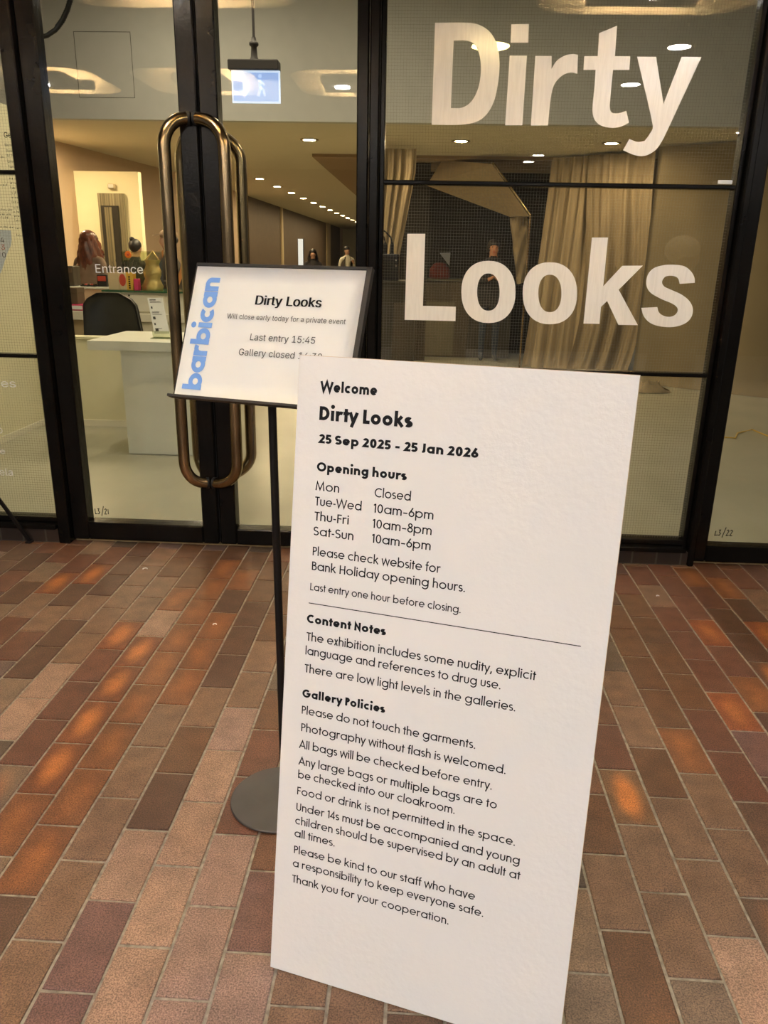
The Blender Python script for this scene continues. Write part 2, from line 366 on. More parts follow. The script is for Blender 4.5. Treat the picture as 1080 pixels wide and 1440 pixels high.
# ------------------------------------------------------------------ lettering
# outlines of a plain grotesque: advance and loops of x, y pairs for every character of GROT_CHARS
GROT_ADVANCE = [187,187,249,453,453,453,453,453,453,453,453,453,453,187,479,456,502,418,410,520,393,628,444,446,448,517,479,686,472,389,424,395,424,404,253,425,410,166,380,189,609,409,415,424,259,365,227,410,389,389,424]
GROT_LOOPS = [
[[38,-119,68,71,137,71,84,-119]],
[[95,-4,78,-1,63,9,53,24,50,41,53,59,63,73,78,83,95,87,113,83,128,73,138,59,141,41,138,24,128,9,113,-1]],
[[235,533,71,-76,14,-76,178,533]],
[[227,-7,174,1,130,24,95,62,69,113,53,178,48,254,53,330,69,395,95,447,130,484,174,508,227,516,279,508,323,484,358,447,384,395,400,330,405,254,400,178,384,113,359,62,323,24,279,1],[227,50,261,56,290,74,313,103,330,144,340,194,344,254,340,314,330,365,313,405,290,435,261,453,227,460,192,453,163,435,140,405,123,365,113,314,109,254,113,194,123,144,140,103,163,74,192,56]],
[[76,0,76,55,391,55,391,0],[276,509,276,0,212,0,212,448,209,448,86,358,86,427,198,509]],
[[64,0,64,47,234,229,282,282,311,327,320,371,317,397,308,419,293,436,273,449,224,460,196,457,172,447,153,433,139,413,130,390,127,362,66,362,71,405,86,442,111,473,143,496,182,511,225,516,268,511,306,497,337,474,361,445,376,411,381,372,371,318,336,259,267,180,153,60,153,57,389,57,389,0]],
[[218,-7,173,-3,133,10,98,30,70,57,52,91,44,132,109,132,115,107,126,87,144,71,165,59,219,50,275,61,297,74,315,93,325,116,329,145,326,172,316,196,299,217,275,234,242,244,201,248,157,248,157,299,288,448,288,452,70,452,70,509,372,509,372,461,211,278,211,289,264,288,308,276,344,253,371,222,387,186,393,145,387,103,370,66,344,36,309,12,266,-2]],
[[40,105,40,158,247,509,311,509,109,166,109,163,413,163,413,105],[282,0,282,121,282,146,282,318,343,318,343,0]],
[[221,-7,178,-2,140,11,108,32,83,60,66,93,60,130,122,130,127,108,138,89,173,60,221,50,250,53,276,64,298,82,314,104,324,131,328,162,324,193,314,221,297,244,275,262,248,273,218,277,167,268,128,246,67,253,96,509,366,509,366,452,151,452,134,301,136,301,178,325,229,334,263,330,294,321,321,306,345,285,364,260,379,231,388,199,391,163,385,117,369,76,343,41,309,15,268,-1]],
[[226,-7,182,-1,142,15,109,40,84,74,69,115,64,162,68,199,80,239,137,340,252,509,322,509,151,261,145,261,165,288,196,307,235,314,278,309,316,295,346,271,370,240,384,201,389,157,384,112,368,73,343,39,310,14,271,-2],[226,48,254,52,279,63,299,79,314,101,324,128,327,157,324,187,314,213,299,235,279,251,254,262,226,265,198,262,174,252,153,235,138,214,128,188,125,158,128,128,138,102,153,79,174,63,198,52]],
[[97,0,323,448,323,452,62,452,62,509,391,509,391,449,165,0]],
[[226,-7,178,-2,136,11,101,33,74,62,57,96,52,135,55,166,65,195,81,220,101,241,125,256,153,265,153,267,119,282,93,308,76,342,70,380,75,417,90,450,114,477,146,498,184,511,226,516,269,511,306,498,337,477,361,450,377,417,382,380,376,342,359,308,333,282,300,267,300,265,327,256,351,241,372,220,387,195,397,166,401,135,395,96,378,62,352,33,317,11,275,-2],[226,49,258,52,285,60,307,74,323,91,333,113,337,139,333,165,322,189,305,208,283,223,256,232,226,235,196,232,169,223,147,208,130,189,119,165,115,139,119,113,129,91,145,74,167,60,195,52],[226,290,274,300,293,313,307,330,316,351,319,376,316,399,308,420,294,437,275,449,226,460,177,449,159,437,145,420,136,399,133,376,136,351,145,330,159,313,178,300]],
[[226,516,271,510,310,494,343,468,368,434,384,393,389,347,385,309,373,270,315,168,200,0,130,0,301,248,307,248,287,221,257,202,218,195,175,199,137,214,106,237,83,269,68,307,64,352,69,397,85,436,110,469,143,494,182,510],[226,460,199,457,174,446,154,429,138,407,129,381,125,352,129,322,138,295,154,274,174,257,199,247,226,243,254,247,279,257,299,273,314,295,324,321,327,350,324,381,314,407,299,429,279,446,254,457]],
[[95,-4,78,-1,63,9,53,24,50,41,53,59,63,73,78,83,95,87,113,83,128,73,138,59,141,41,138,24,128,9,113,-1],[95,271,78,274,63,284,53,299,50,316,53,334,63,349,78,359,95,362,113,359,128,349,138,334,141,316,138,299,128,284,113,274]],
[[16,0,201,509,276,509,463,0,395,0,287,302,264,372,232,478,245,478,213,371,191,302,85,0],[110,142,110,199,370,199,370,142]],
[[60,0,60,509,241,509,289,504,329,491,359,469,381,442,394,410,398,374,395,344,387,320,356,286,315,267,315,262,339,257,363,245,385,227,402,203,414,173,418,136,413,100,400,67,377,39,344,18,301,4,247,0],[125,57,245,57,296,63,330,80,349,105,355,137,352,161,342,184,327,203,306,218,279,228,248,231,125,231],[125,285,238,285,288,296,308,309,323,326,333,348,336,372,330,403,313,429,283,446,240,452,125,452]],
[[219,0,96,0,96,57,215,57,272,63,318,81,354,110,379,149,394,198,399,255,394,312,379,361,354,399,320,428,275,446,221,452,93,452,93,509,225,509,294,501,353,478,399,441,433,391,455,329,462,255,455,181,433,119,398,68,351,31,291,8],[125,509,125,0,60,0,60,509]],
[[60,0,60,509,372,509,372,452,125,452,125,286,355,286,355,229,125,229,125,57,375,57,375,0]],
[[60,0,60,509,369,509,369,452,125,452,125,278,346,278,346,221,125,221,125,0]],
[[269,-7,205,1,149,25,104,64,69,116,47,179,40,254,47,329,69,393,103,445,149,484,203,508,265,516,304,513,340,504,374,489,403,469,429,445,449,416,465,384,474,349,408,349,387,393,356,427,315,448,265,456,222,450,183,432,150,404,125,364,109,314,103,254,109,194,125,145,151,105,184,76,224,59,269,53,309,57,345,71,374,93,396,123,410,160,415,202,434,199,283,199,283,256,478,256,478,200,471,141,451,91,419,50,377,19,326,0]],
[[60,0,60,509,125,509,125,57,361,57,361,0]],
[[60,0,60,509,152,509,277,187,287,159,299,123,311,84,322,49,307,49,318,83,330,121,342,158,352,187,476,509,568,509,568,0,504,0,504,291,504,327,505,369,506,413,507,457,513,457,498,409,482,363,467,322,456,291,342,0,286,0,170,291,159,321,145,361,129,408,112,457,119,457,120,416,121,372,122,328,122,291,122,0]],
[[60,0,60,509,235,509,289,503,332,487,366,462,390,430,404,391,409,348,404,304,390,265,366,233,332,207,289,191,235,186,109,186,109,242,233,242,269,246,297,256,318,272,333,294,342,319,344,348,342,376,333,402,318,423,297,439,268,449,232,452,125,452,125,0]],
[[224,-9,172,-4,128,9,91,31,64,60,46,96,38,137,104,137,110,110,123,88,142,71,166,59,224,49,257,52,286,60,311,74,329,92,341,114,346,139,342,161,332,179,296,205,245,222,184,239,128,260,86,289,60,326,52,372,58,413,75,448,102,476,138,498,180,511,227,516,275,511,316,498,351,476,377,449,394,415,401,378,337,378,326,412,302,437,267,453,225,459,194,456,167,448,145,435,129,418,118,398,115,376,119,352,131,334,169,308,212,293,264,279,312,264,359,238,395,198,405,171,408,139,403,99,386,64,360,34,323,11,278,-4]],
[[32,452,32,509,417,509,417,452,257,452,257,0,193,0,193,452]],
[[259,-8,203,-2,154,15,114,43,85,80,66,124,60,173,60,509,124,509,124,178,128,144,141,113,160,87,187,68,220,56,259,52,298,56,331,68,357,87,377,113,389,144,393,178,393,509,457,509,457,173,451,124,433,80,403,43,363,15,315,-2]],
[[204,0,16,509,84,509,192,206,215,137,248,31,235,31,267,138,290,206,395,509,463,509,278,0]],
[[155,0,16,509,82,509,163,196,175,145,187,94,197,40,189,40,200,94,211,145,224,196,306,509,380,509,462,196,474,145,486,94,497,40,488,40,499,94,510,145,523,196,603,509,670,509,530,0,455,0,368,323,351,391,336,475,350,475,335,395,318,323,230,0]],
[[203,0,203,208,16,509,91,509,192,344,222,292,250,230,224,230,251,293,280,344,381,509,455,509,268,208,268,0]],
[[160,-9,126,-5,94,5,68,22,48,45,35,73,30,108,34,138,43,161,58,179,78,193,125,211,178,220,234,227,265,235,273,243,276,255,276,257,267,297,240,322,196,331,149,322,118,301,100,274,41,291,57,322,79,346,104,364,133,375,194,384,239,379,286,360,306,343,322,320,333,290,337,251,337,0,277,0,277,52,272,52,252,25,215,1],[170,45,202,49,228,59,248,74,263,93,272,115,276,138,276,190,259,182,231,176,200,171,175,168,134,159,103,139,95,124,92,105,102,72,130,52]],
[[229,-8,198,-5,172,4,138,31,118,59,112,59,112,0,53,0,53,509,114,509,114,319,118,319,137,346,171,373,197,381,229,384,274,378,313,361,345,332,370,293,385,245,390,189,385,133,370,84,346,45,313,16,274,-2],[220,47,253,51,279,66,301,88,316,117,325,151,328,189,325,227,316,261,301,290,280,311,253,325,220,330,188,325,161,312,140,291,125,263,116,229,113,189,116,150,125,115,140,86,162,65,188,51]],
[[207,-8,159,-2,117,16,82,46,56,85,40,133,34,187,40,243,56,291,82,330,117,360,159,378,207,384,260,377,305,356,340,322,362,277,303,262,290,289,270,311,242,325,207,330,173,325,145,310,124,287,108,258,99,224,96,187,99,151,108,117,124,89,145,66,173,51,207,46,243,52,271,66,292,89,304,117,363,102,341,56,306,21,261,-1]],
[[195,-8,151,-2,111,16,79,45,55,84,39,133,34,189,39,245,55,293,79,332,112,361,151,378,196,384,228,381,253,373,287,346,306,319,311,319,311,509,372,509,372,0,313,0,313,59,307,59,287,31,252,4,227,-5],[205,47,236,51,263,65,284,86,299,115,309,150,312,189,309,229,300,263,284,291,263,312,237,325,205,330,172,325,145,311,124,290,108,261,99,227,96,189,99,151,109,117,124,88,145,66,172,51]],
[[212,-8,161,-2,117,16,82,46,56,85,40,132,34,187,39,242,55,290,81,329,115,359,157,378,205,384,266,374,294,361,319,341,341,315,357,282,368,242,371,194,371,169,75,169,75,221,338,221,310,202,307,237,298,269,283,294,263,314,237,326,205,330,173,326,146,313,125,294,109,270,99,241,96,211,96,178,100,139,110,106,128,80,151,61,179,50,212,46,254,53,285,73,306,105,365,91,353,63,335,39,311,19,283,4,249,-5]],
[[228,379,228,327,6,327,6,379],[81,0,81,432,84,461,96,486,113,505,135,519,187,530,222,527,243,521,227,468,215,472,195,474,171,470,154,460,145,443,142,419,142,0]],
[[207,-151,168,-148,134,-140,82,-110,51,-69,101,-41,122,-66,154,-88,207,-97,249,-92,282,-75,304,-47,311,-6,311,68,306,68,287,41,252,16,227,8,195,5,152,10,113,27,80,53,55,90,39,136,34,191,39,246,55,293,80,332,112,361,152,378,196,384,228,382,253,373,288,346,308,319,313,319,313,379,372,379,372,-9,367,-54,350,-90,324,-117,291,-136,251,-147],[205,59,237,63,264,75,285,95,300,121,309,154,312,193,309,231,300,264,285,291,264,312,237,325,205,330,172,325,145,312,124,290,109,262,99,229,96,193,99,155,109,123,124,96,145,76,172,63]],
[[114,227,114,0,53,0,53,509,114,509,114,287,102,287,124,332,152,362,187,379,227,384,264,380,295,369,321,349,341,321,353,285,357,240,357,0,296,0,296,235,290,275,273,304,246,323,210,329,184,326,161,317,141,303,126,283,117,257]],
[[53,0,53,379,114,379,114,0],[84,443,67,446,54,455,44,468,41,483,44,499,54,512,67,521,84,524,100,521,114,512,123,499,126,483,123,468,114,455,100,446]],
[[110,137,110,212,121,212,284,379,360,379,184,199,177,199],[53,0,53,509,114,509,114,0],[294,0,148,186,191,229,372,0]],
[[139,-2,101,3,74,20,58,47,53,84,53,509,114,509,114,99,120,62,130,54,146,52,160,53,170,54,181,3,162,-1]],
[[53,0,53,379,112,379,112,295,108,295,118,323,132,346,172,376,219,386,257,380,287,361,309,331,321,295,312,295,322,321,337,343,381,375,437,386,468,383,497,372,522,354,541,328,553,296,557,255,557,0,496,0,496,254,490,289,473,313,447,326,419,330,395,328,374,320,345,290,335,247,335,0,274,0,274,260,269,288,253,311,229,326,199,330,158,320,140,307,126,289,117,266,114,238,114,0]],
[[114,227,114,0,53,0,53,379,112,379,112,287,102,287,124,332,152,362,187,379,227,384,264,380,295,369,321,349,341,321,353,285,357,240,357,0,296,0,296,235,290,275,273,304,246,323,210,329,184,326,161,317,141,303,126,283,117,257]],
[[207,-8,159,-2,117,16,82,46,56,85,40,133,34,187,40,243,56,291,82,330,117,360,159,378,207,384,256,378,299,360,333,330,359,291,376,243,381,187,376,133,359,85,333,46,299,16,256,-2],[207,46,242,51,270,66,292,89,307,117,316,151,319,187,316,224,307,258,292,287,270,310,242,325,207,330,173,325,145,310,124,287,108,258,99,224,96,187,99,151,108,117,124,89,145,66,173,51]],
[[53,-143,53,379,112,379,112,319,118,319,137,346,171,373,197,381,229,384,274,378,313,361,345,332,370,293,385,245,390,189,385,133,370,84,346,45,313,16,274,-2,229,-8,198,-5,173,4,138,31,118,59,114,59,114,-143],[220,47,253,51,279,66,301,88,316,117,325,151,328,189,325,227,316,261,301,290,280,311,253,325,220,330,188,325,161,312,140,291,125,263,116,229,113,189,116,150,125,115,140,86,162,65,188,51]],
[[53,0,53,379,112,379,112,321,115,321,130,347,152,367,181,380,213,385,229,384,243,384,243,322,230,324,207,326,182,323,159,315,140,301,126,284,117,262,114,237,114,0]],
[[182,-8,145,-5,112,3,84,18,62,38,45,63,36,94,94,107,105,79,124,60,150,49,181,45,217,50,244,62,262,81,268,103,265,121,254,136,237,147,212,155,149,170,104,186,72,208,53,237,47,274,51,305,65,332,87,354,115,370,149,381,187,384,223,381,254,372,279,358,299,339,324,290,268,277,258,298,243,316,219,328,187,333,156,329,131,317,114,299,109,277,112,258,124,243,172,223,229,209,275,194,306,171,325,142,331,107,326,75,312,47,290,24,260,6,223,-5]],
[[204,379,204,327,6,327,6,379],[65,471,126,471,126,98,128,76,136,61,150,53,170,50,185,51,202,54,213,2,192,-3,168,-4,125,2,92,21,72,52,65,93]],
[[182,-5,146,-1,115,11,89,31,69,59,57,95,53,139,53,379,114,379,114,144,119,105,137,75,164,56,200,50,226,53,249,62,268,77,283,97,293,122,296,153,296,379,357,379,357,0,298,0,298,92,307,92,286,47,257,17,222,0]],
[[163,0,17,379,84,379,165,155,187,87,206,21,184,21,203,87,224,155,305,379,371,379,226,0]],
[[47,-139,61,-86,71,-87,104,-89,130,-74,151,-36,163,-1,17,379,84,379,165,155,187,87,206,21,184,21,202,87,224,155,305,379,371,379,204,-58,177,-107,139,-136,91,-145,65,-143]],
[[37,41,37,57,62,61,80,74,90,95,93,125,85,358,89,401,102,439,125,471,156,495,194,510,239,516,277,511,310,499,339,480,362,454,378,422,387,385,328,377,318,411,300,437,273,453,240,459,210,456,186,446,168,430,155,410,146,360,153,127,145,89,123,64,92,49,61,42],[37,0,37,57,301,57,324,63,330,85,330,107,388,107,388,91,382,51,366,23,339,6,299,0],[37,229,37,280,311,280,311,229]],
]
GROT_CHARS = ",./0123456789:ABDEFGLMPSTUVWYabcdefghiklmnoprstuvy£"
GLY = {}
for ch, wd, lps in zip(GROT_CHARS, GROT_ADVANCE, GROT_LOOPS):
    GLY[ch] = (wd / 1000, [[(l[i] / 1000, l[i + 1] / 1000) for i in range(0, len(l), 2)] for l in lps])
def grot_line(s):
    """loops of one text line, x from 0, cap height 1"""
    cap = max(p[1] for p in GLY['L'][1][0])
    x = 0; out = []
    for ch in s:
        if ch == ' ': x += .20; continue
        wd, loops = GLY[ch]
        x0 = x
        out += [[(p[0] + x0, p[1]) for p in l] for l in loops]; x += wd
    mn = min(p[0] for l in out for p in l); mxx = max(p[0] for l in out for p in l)
    return [[((p[0] - mn) / cap, p[1] / cap) for p in l] for l in out], (mxx - mn) / cap

def fill_mesh(name, loops, o, ex, ey, m, parent, bold=0., depth=0.):
    """filled flat outlines -> ONE mesh lying in the plane o + ex, ey"""
    cu = bpy.data.curves.new(name, 'CURVE'); cu.dimensions = '2D'; cu.fill_mode = 'BOTH'; cu.offset = bold
    cu.extrude = depth
    for l in loops:
        sp = cu.splines.new('POLY'); sp.points.add(len(l) - 1)
        for p, q in zip(sp.points, l): p.co = (q[0], q[1], 0, 1)
        sp.use_cyclic_u = True
    tmp = bpy.data.objects.new(name, cu); COL.objects.link(tmp)
    bpy.context.view_layer.update()
    me = bpy.data.meshes.new_from_object(tmp.evaluated_get(bpy.context.evaluated_depsgraph_get()))
    bpy.data.objects.remove(tmp); bpy.data.curves.remove(cu)
    o, ex, ey = Vector(o), Vector(ex), Vector(ey); n = ex.cross(ey).normalized()
    off = Vector((0, 0, 0)); p = parent
    while p: off += p.location; p = p.parent
    for v in me.vertices: v.co = o + ex * v.co.x + ey * v.co.y + n * v.co.z - off
    me.name = name; me.materials.clear()
    return link(name, me, m, parent)
def grot(name, s, o, ex, ey, width, cap, m, parent, bold=0.):
    """text line: o = start of the baseline, unit ex/ey, real width and cap height"""
    loops, wd = grot_line(s)
    loops = [[Vector((p[0] * width / wd, p[1] * cap, 0)) for p in l] for l in loops]
    area = lambda l: sum(l[k - 1].x * l[k].y - l[k].x * l[k - 1].y for k in range(len(l)))
    big = max(loops, key=lambda l: abs(area(l))); sg = math.copysign(1, area(big))
    def inside(p, l):
        c = False
        for k in range(len(l)):
            a, b = l[k - 1], l[k]
            if (a.y > p.y) != (b.y > p.y) and p.x < (b.x - a.x) * (p.y - a.y) / (b.y - a.y) + a.x: c = not c
        return c
    outer = [l for l in loops if area(l) * sg > 0]; holes = [l for l in loops if area(l) * sg <= 0]
    o, ex, ey = Vector(o), Vector(ex), Vector(ey); mb = MB()
    for l in outer:
        grp = [l] + [h for h in holes if inside(h[0], l)]
        flat = [p for g in grp for p in g]; tris = tessellate_polygon(grp)
        for dx in ((0,) if bold < .02 else (-1, 0, 1)):     # heavier weight: struck again a little to each side
            mb.add([o + ex * (p.x + dx * bold * cap) + ey * p.y for p in flat], tris)
    return mb.build(name, m, parent)

# geometric one-weight alphabet drawn with strokes of one weight (cap height 1)
XH, ASC, DSC = .735, 1.10, -.33
TIGHT = .050
def arc(cx, cy, rx, ry, a0, a1, n=None):
    n = n or max(6, int(abs(a1 - a0) / 12))
    return [(cx + rx * math.cos(math.radians(a0 + (a1 - a0) * i / n)), cy + ry * math.sin(math.radians(a0 + (a1 - a0) * i / n))) for i in range(n + 1)]
def glyph(ch, t):
    """-> strokes (polylines), dots (x, y, r), advance"""
    h = t / 2; s = TIGHT + h * .1; x = XH; R = (x - t) / 2; C = x / 2; w = x * 1.02
    V = lambda X, a, b: [(X, a), (X, b)]
    q = max(0, t - .12)          # extra width of the heavy weight
    circ = lambda ox: arc(ox + C, C, R, R, 0, 360, 30)
    if ch == ' ': return [], [], .30
    if ch == 'a': return [circ(s), V(s + x - h, 0, x)], [], s * 2 + x
    if ch == 'b': return [circ(s), V(s + h, 0, ASC)], [], s * 2 + x
    if ch == 'd': return [circ(s), V(s + x - h, 0, ASC)], [], s * 2 + x
    if ch == 'p': return [circ(s), V(s + h, DSC, x)], [], s * 2 + x
    if ch == 'q': return [circ(s), V(s + x - h, DSC, x)], [], s * 2 + x
    if ch == 'o': return [circ(s)], [], s * 2 + x
    if ch == 'g': return [circ(s), V(s + x - h, DSC + R + h, x)[::-1] + arc(s + C, DSC + R + h, R, R, 0, -150, 12)[1:]], [], s * 2 + x
    if ch == 'c': return [arc(s + C, C, R, R, 48, 312, 22)], [], s * 1.6 + x * .86
    if ch == 'e': return [arc(s + C, C, R, R, 0, 318, 26), [(s + h, C - h * .2), (s + x - h * .4, C - h * .2)]], [], s * 2 + x * .98
    if ch == 'f': r = .15; return [V(s + .12, 0, ASC - r - h) + arc(s + .12 + r, ASC - r - h, r, r, 180, 80, 7)[1:], [(s - .04, x - h), (s + .30, x - h)]], [], s + .31
    if ch in 'hn': 
        r = .205 + q * .06; top = ASC if ch == 'h' else x
        return [V(s + h, 0, top), arc(s + h + r, x - r - h, r, r, 180, 0, 14) + [(s + h + 2 * r, 0)]], [], s * 2 + t + 2 * r
    if ch == 'm':
        r = .195 + q * .02
        return [V(s + h, 0, x), arc(s + h + r, x - r - h, r, r, 180, 0, 12) + [(s + h + 2 * r, 0)], arc(s + h + 3 * r, x - r - h, r, r, 180, 0, 12) + [(s + h + 4 * r, 0)]], [], s * 2 + t + 4 * r
    if ch == 'u':
        r = .205 + q * .06
        return [[(s + h, x), (s + h, r + h)] + arc(s + h + r, r + h, r, r, 180, 360, 14)[1:] + [(s + h + 2 * r, x)]], [], s * 2 + t + 2 * r
    if ch == 'i': return [V(s + h, 0, x)], [(s + h, x + .10 + t * .75, t * .62)], s * 2 + t
    if ch == 'l': return [V(s + h, 0, ASC)], [], s * 2 + t
    if ch == 'k': return [V(s + h, 0, ASC), [(s + .46 + q * .6, x), (s + t * .8, x * .45)], [(s + .20 + q * .5, x * .58), (s + .51 + q * .8, 0)]], [], s + .55 + q + h * .6
    if ch == 'r': r = .21 + q * .4; return [V(s + h, 0, x), arc(s + h + r, x - r - h, r, r, 178, 62, 9)], [], s + h + r * 1.5 + .03
    if ch == 's':
        r = (x - t) / 4; X = s + .19
        return [arc(X + q * .2, x - h - r, .15 + q * .15, r, 38, 270, 14)[:-1] + arc(X + q * .2, h + r, .165 + q * .15, r, 90, -142, 14)], [], s * 2 + .37 + q * .75
    if ch == 't': return [V(s + .13 + q * .3, 0, .95), [(s - .04, x - h), (s + .30 + q * .7, x - h)]], [], s + .31 + q * .6
    if ch == 'v': return [[(h * .6 + .01, x), (.28 + q * .5, h * .3), (.55 + q - h * .6, x)]], [], .56 + q
    if ch == 'w': return [[(h * .6 + .01, x), (.23 + q * .5, h * .3), (.45 + q, x - h * .3), (.67 + q * 1.5, h * .3), (.89 + q * 2 - h * .6, x)]], [], .90 + q * 2
    if ch == 'x': return [[(.03 + h, x), (.47 - h, 0)], [(.47 - h, x), (.03 + h, 0)]], [], .50
    if ch == 'y': return [[(h * .6 + .01, x), (.285 + q * .5, .03)], [(.56 + q - h * .6, x), (.13 + q * .3 + h * .4, DSC)]], [], .57 + q
    if ch == 'z': return [[(.04, x - h), (.40, x - h), (.05, h), (.44, h)]], [], .48
    if ch == '.': return [], [(s + t * .62, t * .62, t * .62)], s * 2 + t * 1.25
    if ch == ',': return [[(s + t * .9, t * 1.2), (s + t * .2, -.18)]], [], s * 2 + t * 1.2
    if ch == '-': return [[(.06, x * .5), (.32, x * .5)]], [], .38
    if ch == '–': return [[(.09, x * .46), (.50, x * .46)]], [], .59
    if ch == 'A': return [[(h * .8, 0), (.41, 1 - h * .5), (.82 - h * .8, 0)], [(.17, .30), (.65, .30)]], [], .83
    if ch == 'B': r = .245; return [V(s + h, 0, 1), [(s + h, 1 - h), (s + .22, 1 - h)] + arc(s + .22, .77 - h * .25, .19, .23 - h * .75, 90, -90, 10)[1:] + [(s + h, .54)], [(s + h, .54), (s + .26, .54)] + arc(s + .26, .27 + h * .5, .22, .27 - h * .5, 90, -90, 10)[1:] + [(s + h, h)]], [], s * 1.7 + .52
    if ch == 'C': return [arc(s + .5, .5, .5 - h, .5 - h + .01, 52, 308, 26)], [], s * 1.5 + .84
    if ch == 'D': return [V(s + h, 0, 1), [(s + h, 1 - h), (s + .25 + q * .3, 1 - h)] + arc(s + .25 + q * .3, .5, .48 - h, .5 - h, 90, -90, 18)[1:] + [(s + h, h)]], [], s * 1.8 + .73 + q * .3
    if ch == 'F': return [V(s + h, 0, 1), [(s + h, 1 - h), (s + .44, 1 - h)], [(s + h, .52), (s + .42, .52)]], [], s + .48
    if ch == 'G': return [arc(s + .5, .5, .5 - h, .5 - h + .01, 46, 360, 30)[:-1] + [(s + 1 - h, .5), (s + .52, .5)]], [], s * 2 + 1.0
    if ch == 'H': return [V(s + h, 0, 1), V(s + .62 - h, 0, 1), [(s + h, .52), (s + .62 - h, .52)]], [], s * 2 + .62
    if ch == 'J': return [[(.27, 1), (.27, .18)] + arc(.27 - .14, .18, .14, .18 - h, 0, -110, 9)[1:]], [], .27 + h + s
    if ch == 'L': return [V(s + h, 0, 1), [(s + h, h), (s + .46 + q * .3, h)]], [], s + .47 + q * .3
    if ch == 'M': return [[(.05 + h, 0), (.18 + h * .6, 1 - h * .6), (.52, .06 + h), (.86 - h * .6, 1 - h * .6), (.99 - h, 0)]], [], 1.05
    if ch == 'N': return [[(s + h, 0), (s + h, 1 - h * 1.2), (s + .70 - h, h * 1.2), (s + .70 - h, 1)]], [], s * 2 + .70
    if ch == 'O': return [arc(s + .5, .5, .5 - h + .01, .5 - h + .01, 0, 360, 36)], [], s * 2 + 1.0
    if ch == 'P': return [V(s + h, 0, 1), [(s + h, 1 - h), (s + .24, 1 - h)] + arc(s + .24, .72, .24 - h * .6, .28 - h, 90, -90, 12)[1:] + [(s + h, .44 + h * .0)]], [], s * 1.6 + .50
    if ch == 'S':
        r = (1 - t) / 4; X = s + .25
        return [arc(X + q * .1, 1 - h - r, .20 + q * .1, r, 30, 270, 14)[:-1] + arc(X + q * .1, h + r, .23 + q * .1, r, 90, -148, 14)], [], s * 2 + .51 + q * .5
    if ch == 'T': return [V(.26, 0, 1), [(.0, 1 - h), (.52, 1 - h)]], [], .53
    if ch == 'U': return [[(s + h, 1), (s + h, .28)] + arc(s + .29, .28, .29 - h, .28 - h, 180, 360, 16)[1:] + [(s + .58 - h, 1)]], [], s * 2 + .58
    if ch == 'W': return [[(.02 + h * .5, 1), (.31 + q * .4, h * .6), (.60 + q * .8, 1 - h * .6), (.89 + q * 1.2, h * .6), (1.18 + q * 1.6 - h * .5, 1)]], [], 1.20 + q * 1.6
    if ch == '0': return [arc(s + .28 + q * .3, .5, .28 + q * .3 - h, .5 - h, 0, 360, 30)], [], s * 2 + .56 + q * .6
    if ch == '1': return [[(.05, .80), (.21, .96)], V(.22, 0, 1)], [], .22 + h + s + .02
    if ch == '2': return [arc(.30 + q * .3, .69, .26 + q * .3 - h, .31 - h, 165, -38, 16) + [(.09 + h * .6, h), (.57 + q * .6, h)]], [], .61 + q * .6
    if ch == '4': return [[(.42, 0), (.42, 1 - h), (.05, .25), (.57, .25)]], [], .61
    if ch == '5': return [[(.50 + q * .5, 1 - h), (.19, 1 - h), (.14, .57)] + arc(.26 + q * .2, .33, .30 + q * .3 - h, .33 - h, 118, -145, 18)], [], .60 + q * .5
    if ch == '6': return [arc(.31 + q * .3, .315, .29 + q * .3 - h, .315 - h, 0, 360, 26), [(.42 + q * .3, 1), (.07 + h, .42)]], [], .62 + q * .6
    if ch == '8': return [arc(.30, .76, .215 - h * .8, .24 - h * .8, 0, 360, 22), arc(.30, .28, .28 - h, .28 - h * .85, 0, 360, 26)], [], .60
    return [V(s + h, 0, 1)], [], s * 2 + t
def stroke_strip(pts, hw):
    P = [Vector((p[0], p[1])) for p in pts]
    closed = (P[0] - P[-1]).length < 1e-5
    if closed: P = P[:-1]
    n = len(P); Lp, Rp = [], []
    for i in range(n):
        a = P[i] - P[i - 1] if (i or closed) else P[1] - P[0]
        b = P[(i + 1) % n] - P[i] if (i < n - 1 or closed) else P[-1] - P[-2]
        a.normalize(); b.normalize(); na, nb = Vector((-a.y, a.x)), Vector((-b.y, b.x))
        m_ = na + nb
        m_ = na if m_.length < .2 else m_.normalized()
        k = hw / max(m_.dot(na), .34)
        Lp.append(P[i] + m_ * k); Rp.append(P[i] - m_ * k)
    vs = Lp + Rp; fs = [(i, n + i, n + (i + 1) % n, (i + 1) % n) for i in range(n if closed else n - 1)]
    return vs, fs
def geo(name, lines, o, ex, ey, m, parent, lift=.0004):
    """lines: (text, x, y, width, cap, weight) laid on the plane o, ex, ey -> ONE mesh"""
    mb = MB(); o, ex, ey = Vector(o), Vector(ex), Vector(ey); nn = ex.cross(ey).normalized() * lift
    for s, x0, y0, width, cap, t in lines:
        X = 0; VS, FS = [], []; layer = 0
        for ch in s:
            st, dots, adv = glyph(ch, t)
            for pl in st:
                layer = (layer + 1) % 5
                vs, fs = stroke_strip(pl, t / 2); b = len(VS)
                VS += [(v.x + X, v.y, layer) for v in vs]; FS += [tuple(b + i for i in f) for f in fs]
            for dx, dy, r in dots:
                b = len(VS); VS += [(X + dx + r * math.cos(k * math.pi / 6), dy + r * math.sin(k * math.pi / 6), 0) for k in range(12)]; FS.append(tuple(range(b, b + 12)))
            X += adv
        mn = min(v[0] for v in VS); mx_ = max(v[0] for v in VS); k = width / (mx_ - mn)
        mb.add([o + ex * (x0 + (v[0] - mn) * k) + ey * (y0 + v[1] * cap) + nn * (1 + .12 * v[2]) for v in VS], FS)
    return mb.build(name, m, parent)
# ------------------------------------------------------------------ the setting
rng = random.Random(5)
D = 3.88          # glass plane of the shop front
